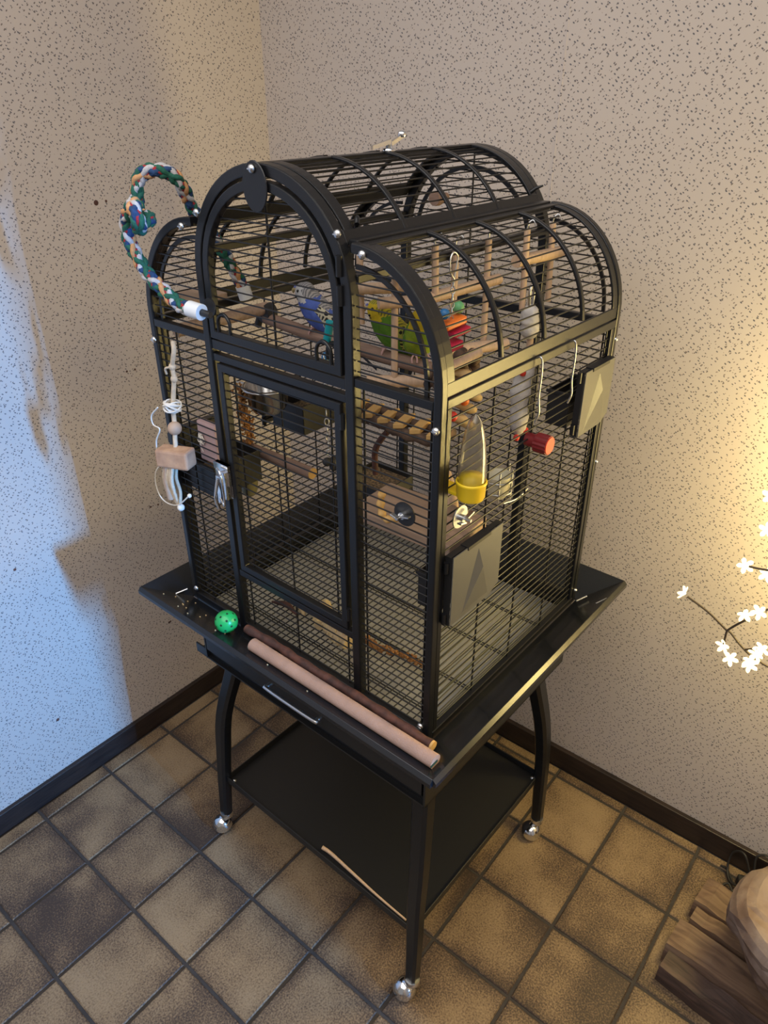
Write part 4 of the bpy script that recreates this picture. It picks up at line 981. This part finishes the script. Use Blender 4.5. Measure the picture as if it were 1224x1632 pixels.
# ---- white mineral perch
mp = thing('mineral_chew', 'knobbly white mineral chew hanging from a clip in right half', 'bird toy', (.25, .085, 1.16))
def knob(P, r, seed):
    random.seed(seed); q = spline(P, 8); return MB().tube(q, [r * (1 + random.uniform(-.14, .14)) * (min(1, .45 + .2 * min(i, len(q) - 1 - i))) for i in range(len(q))], 12)
part('stone', knob([(.25, .078, 1.402), (.25, .080, 1.372), (.25, .088, 1.345)], .0155, 1), 'mineral', mp)
part('stone', knob([(.25, .090, 1.322), (.25, .082, 1.29), (.25, .072, 1.25), (.25, .075, 1.21), (.25, .080, 1.172)], .0165, 2), 'mineral', mp)
part('clip', MB().tube(spline([(.25, .074, 1.400), (.25, .072, 1.425), (.25, .080, 1.436), (.25, .086, 1.420), (.25, .084, 1.402)], 5), .0025, 8), 'zinc', mp)
part('wood_core', MB().tube([(.25, .088, 1.345), (.25, .090, 1.322)], .006, 8), 'dowel', mp)
for (y, z) in ((.060, 1.292), (.102, 1.30), (.060, 1.172), (.090, 1.176)): part('bead', MB().ball((.258, y, z), .0062, 8), 'red', mp)
m = MB().lathe([(.012, -.010), (.013, -.006), (.013, .004), (.012, .008)], (-.020, .176, 1.535), 18, 0, 'y'); m.tube([(-.020, .184, 1.535), (-.020, .204, 1.535)], .008, 12)
single('roof_perch_knob', m, 'perch', (-.02, .18, 1.52), 'short round wooden knob high on the back arch', 'perch')
# ---- cream cup in wire holder, right wall
cc = thing('wire_holder_cup', 'cream cup in a thin wire holder inside the right wall', 'cup', (.31, -.082, 1.135))
part('cup', MB().lathe([(.014, 1.133), (.019, 1.140), (.0215, 1.172), (.0225, 1.174), (.020, 1.172), (.017, 1.142), (.002, 1.138)], (.312, -.084, 0), 22), 'cream', cc)
m = MB()
for z in (1.146, 1.166): m.tube([(.312 + .0235 * math.cos(2 * PI * k / 20), -.084 + .0235 * math.sin(2 * PI * k / 20), z) for k in range(20)], .0014, 5, closed=True)
for a in (-.9, .2, 1.3): m.tube([(.312 + .0235 * math.cos(a), -.084 + .0235 * math.sin(a), 1.186), (.312 + .0235 * math.cos(a), -.084 + .0235 * math.sin(a), 1.134)], .0014, 5)
m.tube(spline([(.335, -.100, 1.134), (.338, -.06, 1.128), (.338, -.03, 1.134)], 4), .0016, 5)
part('holder', m, 'zinc', cc)
single('perch_stub', MB().tube([(.335, -.245, 1.184), (.30, -.20, 1.184), (.262, -.16, 1.184)], .0105, 12), 'dowel', (.3, -.2, 1.174), 'pale perch stub behind the large wing nut washer', 'perch')
# ---- corner ledge in the left arch
single('corner_ledge', MB().obox((-.232, -.235, 1.398), (.034, .0, 0), (0, .045, 0), (0, 0, .005)), 'board', (-.232, -.235, 1.393), 'orange-brown ledge inside the upper left arch', 'shelf', bevel=.002)
# ---- food on the grate
ZF = ZG + .0015
def cob(c, d, L, r, name, label, mat, seed):
    random.seed(seed); d = Vector(d).normalized(); c = Vector(c); pts = [c + d * (L * (k / 10 - .5)) for k in range(11)]
    m = MB().tube(pts, [r * (.5 + .5 * math.sin(PI * min(.92, max(.12, k / 10)))) for k in range(11)], 12); u = d.orthogonal().normalized(); v = d.cross(u)
    for k in range(90):
        a = random.uniform(0, 2 * PI); h = random.uniform(-.45, .45); rr = r * (.5 + .5 * math.sin(PI * (h + .5))) * .95
        m.ball(c + d * L * h + (u * math.cos(a) + v * math.sin(a)) * rr, r * .2, 6)
    single(name, m, mat, (c.x, c.y, c.z - r), label, 'food')
cob((.068, -.222, ZF + .018), (.9, -.25, 0), .085, .018, 'corn_cob', 'gnawed corn cob piece on the floor grate behind lower door', 'corn', 1)
cob((.008, -.200, ZF + .017), (.55, -.8, 0), .070, .017, 'corn_cob', 'pale corn cob end left of the gnawed one', 'corn', 2)
single('corn_husk', MB().tube(spline([(-.145, -.200, ZF + .004), (-.10, -.195, ZF + .010), (-.055, -.200, ZF + .008), (-.03, -.215, ZF + .003)], 6), [.003 + .006 * math.sin(PI * i / 18) for i in range(19)], 8), 'husk', (-.09, -.2, ZF), 'dry corn husk strip on the floor grate', 'food')
single('corn_husk', MB().tube(spline([(-.115, -.225, ZF + .003), (-.08, -.215, ZF + .006), (-.045, -.222, ZF + .003)], 6), [.002 + .004 * math.sin(PI * i / 12) for i in range(13)], 8), 'bark', (-.08, -.22, ZF), 'short brown husk strip in front of the long one', 'food')
single('millet_stalk', seedhead([(.112, -.192, ZF + .006), (.150, -.193, ZF + .007), (.20, -.182, ZF + .006), (.258, -.172, ZF + .006)], .0055, 200, 9), 'millet', (.18, -.185, ZF), 'fallen millet stalk on the floor grate at right', 'millet spray')
# ---- twig on the lower shelf
single('thin_twig', MB().tube(spline([(.050, -.281, .199), (.075, -.277, .1945), (.14, -.281, .1955), (.22, -.285, .1945), (.302, -.287, .195)], 6), [.0048 - .0026 * i / 24 for i in range(25)], 8), 'dowel', (.17, -.283, .1905), 'thin pale twig lying along front edge of lower shelf', 'twig')

# ================================================================ RIGHT FOREGROUND
def wthing(name, label, cat, loc, group=None):
    o = bpy.data.objects.new(name, None); COL.objects.link(o); o.location = loc; o.empty_display_size = .05; return tag(o, label, cat, group)
# rough plank base
pb = wthing('plank_base', 'rough weathered plank base under the wood stump by wall', 'plank base', (1.56, .77, 0))
def plank(c, L, w, h, rz, mat, seed, tilt=0):
    random.seed(seed); m = MB(); n = 14; rings = []
    for i in range(n + 1):
        x = -L / 2 + L * i / n; a, b = w / 2 * (1 + random.uniform(-.05, .05)), w / 2 * (1 + random.uniform(-.05, .05)); t = h + random.uniform(-.003, .003)
        rings.append([(x, -a, .002), (x, -a * 1.02, t * .6), (x, -a * .86, t), (x, 0, t + random.uniform(-.002, .002)), (x, b * .86, t), (x, b * 1.02, t * .6), (x, b, .002)])
    m.rings(rings, 0, False); me = m.mesh('plank'); mats_on(me, mat)
    o = bpy.data.objects.new('plank', me); COL.objects.link(o); o.parent = pb; o.location = Vector(c) - Vector(pb.location); o.rotation_euler = (0, tilt, rz)
plank((1.645, .640, 0), .42, .055, .050, -.10, 'plankbark', 1)
plank((1.640, .713, 0), .42, .085, .066, -.06, 'plank', 2)
plank((1.650, .782, 0), .40, .045, .062, -.08, 'plank', 3)
plank((1.640, .852, 0), .39, .095, .060, -.10, 'plank', 4)
# lumpy stump
def lumpy(c, q, seed, n=36, mrow=22):
    random.seed(seed); m = MB(); ph = [(random.uniform(1, 4), random.uniform(0, 6), random.uniform(1, 4), random.uniform(0, 6)) for k in range(7)]; rings = []
    for i in range(mrow + 1):
        a = PI * i / mrow; z = -math.cos(a); r = max(1e-4, math.sin(a)) ** .75; ring = []
        for k in range(n):
            t = 2 * PI * k / n; f = 1 + sum(.028 * math.sin(p0 * t * round(p0) / p0 + p1) * math.cos(p2 * z * 2 + p3) for p0, p1, p2, p3 in ph)
            if z > .55: f *= 1 - .10 * (z - .55)
            if z < .1: f *= 1 + .38 * (z - .1)
            zz = min(z, .72 + .06 * math.sin(3 * t)) ; ring.append((c[0] + q[0] * r * f * math.cos(t), c[1] + q[1] * r * f * math.sin(t), c[2] + q[2] * zz))
        rings.append(ring)
    from mathutils import noise
    rings = [[tuple(Vector(p) + (Vector(p) - Vector(c)).normalized() * (.020 * noise.noise(Vector(p) * 9) + .012 * noise.cell(Vector(p) * 16) - .006)) for p in ring] for ring in rings]
    m.rings(rings, 0, False); return m
sm = wobj('wood_stump', lumpy((1.676, .760, .198), (.172, .160, .128), 4), 'stump', (1.672, .765, .062)); tag(sm, 'big rough pale-brown root stump on planks at right edge', 'wood stump')
# white sheet of paper at the very corner
pp = wobj('paper_sheet', MB().obox((1.705, .545, .07), (.05, .012, .01), (-.012, .05, .0), (0, .0, .0006)), 'white', (1.705, .545, .06)); tag(pp, 'white paper corner below the stump at right edge', 'paper')
wobj_leg = MB().obox((1.70, .545, .030), (.045, .012, 0), (-.012, .045, 0), (0, 0, .029)); bx = wobj('dark_box', wobj_leg, 'blackplastic', (1.70, .545, .0)); tag(bx, 'low dark box under the white paper by planks', 'box')
# cables and plug by the wall
cb = wthing('power_cable', 'tangled dark cables with plug adapter beside the skirting', 'cable', (1.52, .985, 0))
def wpart(name, m, mat, parent, bevel=0.0, kind=None, label=None):
    me = m.mesh(name, parent.location); mats_on(me, mat); o = bpy.data.objects.new(name, me); COL.objects.link(o); o.parent = parent
    if bevel:
        b = o.modifiers.new('bevel', 'BEVEL'); b.width = bevel; b.segments = 2
    return tag(o, label, kind=kind)
wpart('adapter', MB().obox((1.528, .985, .015), (.022, .008, 0), (-.006, .014, 0), (0, 0, .014)), 'cable', cb, .004)
wpart('adapter', MB().obox((1.545, 1.003, .042), (.013, .008, 0), (-.006, .010, 0), (0, 0, .012)), 'cable', cb, .003)
for P in ([(1.452, .925, .004), (1.475, .935, .008), (1.50, .945, .010), (1.52, .965, .02)], [(1.46, 1.005, .006), (1.475, 1.0, .010), (1.50, .97, .012), (1.515, .965, .02)],
          [(1.53, .985, .04), (1.50, 1.0, .09), (1.475, 1.015, .06), (1.475, 1.0, .02), (1.49, .975, .008), (1.515, .96, .02)], [(1.475, .945, .006), (1.49, .96, .014), (1.505, .95, .008), (1.53, .94, .006)],
          [(1.53, 1.0, .05), (1.525, 1.015, .09), (1.55, 1.02, .10), (1.57, 1.0, .06)]):
    wpart('cord', MB().tube(spline(P, 7), .0028, 7), 'cable', cb)
# ---- blossom light
bl = wthing('blossom_light', 'lit flower-blossom branch lamp at the right edge by the wall', 'lamp', (1.72, .90, 0.25))
FL = [(1.248, .85, .850), (1.339, .85, .954), (1.356, .85, 1.037), (1.345, .86, 1.097), (1.362, .852, .851), (1.384, .85, .869), (1.343, .85, .765), (1.36, .852, .742), (1.394, .848, .757), (1.402, .846, .778), (1.407, .85, .793), (1.396, .852, .745), (1.376, .86, .945),
      (1.46, .88, 1.16), (1.50, .86, 1.05), (1.54, .90, .95), (1.47, .87, .93), (1.58, .88, 1.12), (1.52, .88, .83), (1.62, .86, .98), (1.66, .9, 1.2), (1.45, .9, 1.25), (1.56, .92, 1.30)]
def flower(c, d, r):
    d = Vector(d).normalized(); u = d.orthogonal().normalized(); v = d.cross(u); c = Vector(c); m = MB()
    ph = random.uniform(0, 6)
    for k in range(5):
        a = ph + 2 * PI * k / 5; e = u * math.cos(a) + v * math.sin(a); s_ = d.cross(e)
        pts = [c + e * (r * t) + d * (r * .28 * t * t) for t in (.08, .35, .65, .9, 1.05)]; wd_ = [.12, .24, .30, .24, .06]
        rings = [[p + s_ * (r * w * math.cos(q)) + d * (r * .10 * math.sin(q)) for q in [2 * PI * j / 8 for j in range(8)]] for p, w in zip(pts, wd_)]
        m.rings(rings)
    return m
random.seed(5)
for k, c in enumerate(FL):
    d = (random.uniform(-.5, .5) + .1, -1, random.uniform(-.1, .7)) if k else (-.8, -.3, .5)
    fo = wpart('blossom', flower(c, d, .0145), 'petal', bl); fo['label'] = 'glowing warm white blossom'
    m = MB().ball([c[i] - bl.location[i] for i in range(3)], .0040, 8); wpart('bulb', m, 'led', fo)
trunk = [(1.72, .92, .25), (1.70, .91, .5), (1.66, .9, .75), (1.60, .89, .95), (1.55, .89, 1.15), (1.54, .9, 1.35)]
wpart('stem', MB().tube(spline(trunk, 6), .007, 8), 'twigw', bl)
for P in ([(1.66, .9, .72), (1.55, .87, .76), (1.45, .855, .755), (1.40, .852, .765), (1.372, .852, .78), (1.348, .852, .80), (1.341, .85, .803)],
          [(1.341, .85, .803), (1.30, .85, .828), (1.256, .85, .845)], [(1.341, .85, .803), (1.352, .852, .82), (1.366, .852, .84)], [(1.341, .85, .803), (1.342, .85, .77)], [(1.38, .852, .775), (1.40, .85, .79)],
          [(1.62, .89, .9), (1.50, .87, .92), (1.42, .86, .89), (1.392, .855, .875)], [(1.58, .89, 1.0), (1.45, .87, 1.045), (1.392, .86, 1.03), (1.378, .858, .99), (1.382, .856, .945), (1.40, .855, .915)],
          [(1.40, .855, 1.05), (1.385, .856, 1.02), (1.384, .857, .97), (1.41, .856, .93), (1.46, .86, .90)], [(1.385, .857, .958), (1.362, .852, .956), (1.345, .85, .955)],
          [(1.56, .89, 1.1), (1.45, .87, 1.09), (1.36, .862, 1.10)], [(1.55, .89, 1.15), (1.50, .88, 1.18), (1.46, .88, 1.16)], [(1.6, .89, .95), (1.54, .9, .95)], [(1.55, .89, 1.2), (1.60, .88, 1.15), (1.58, .88, 1.12)], [(1.66, .9, .72), (1.58, .88, .80), (1.52, .88, .83)]):
    wpart('twig', MB().tube(spline(P, 6), .0022, 6), 'twigw', bl)
# LEDs of the branch lamp
for c in ((1.56, .94, 1.10), (1.63, .92, 1.00), (1.53, .95, 1.22), (1.60, .95, .90), (1.66, .90, 1.25)):
    l = bpy.data.lights.new('lamp_led', 'POINT'); l.energy = 6.0; l.color = (1.0, 0.77, 0.27); l.shadow_soft_size = .10
    o = bpy.data.objects.new('lamp_led', l); COL.objects.link(o); o.parent = bl; o.location = Vector(c) - Vector(bl.location)
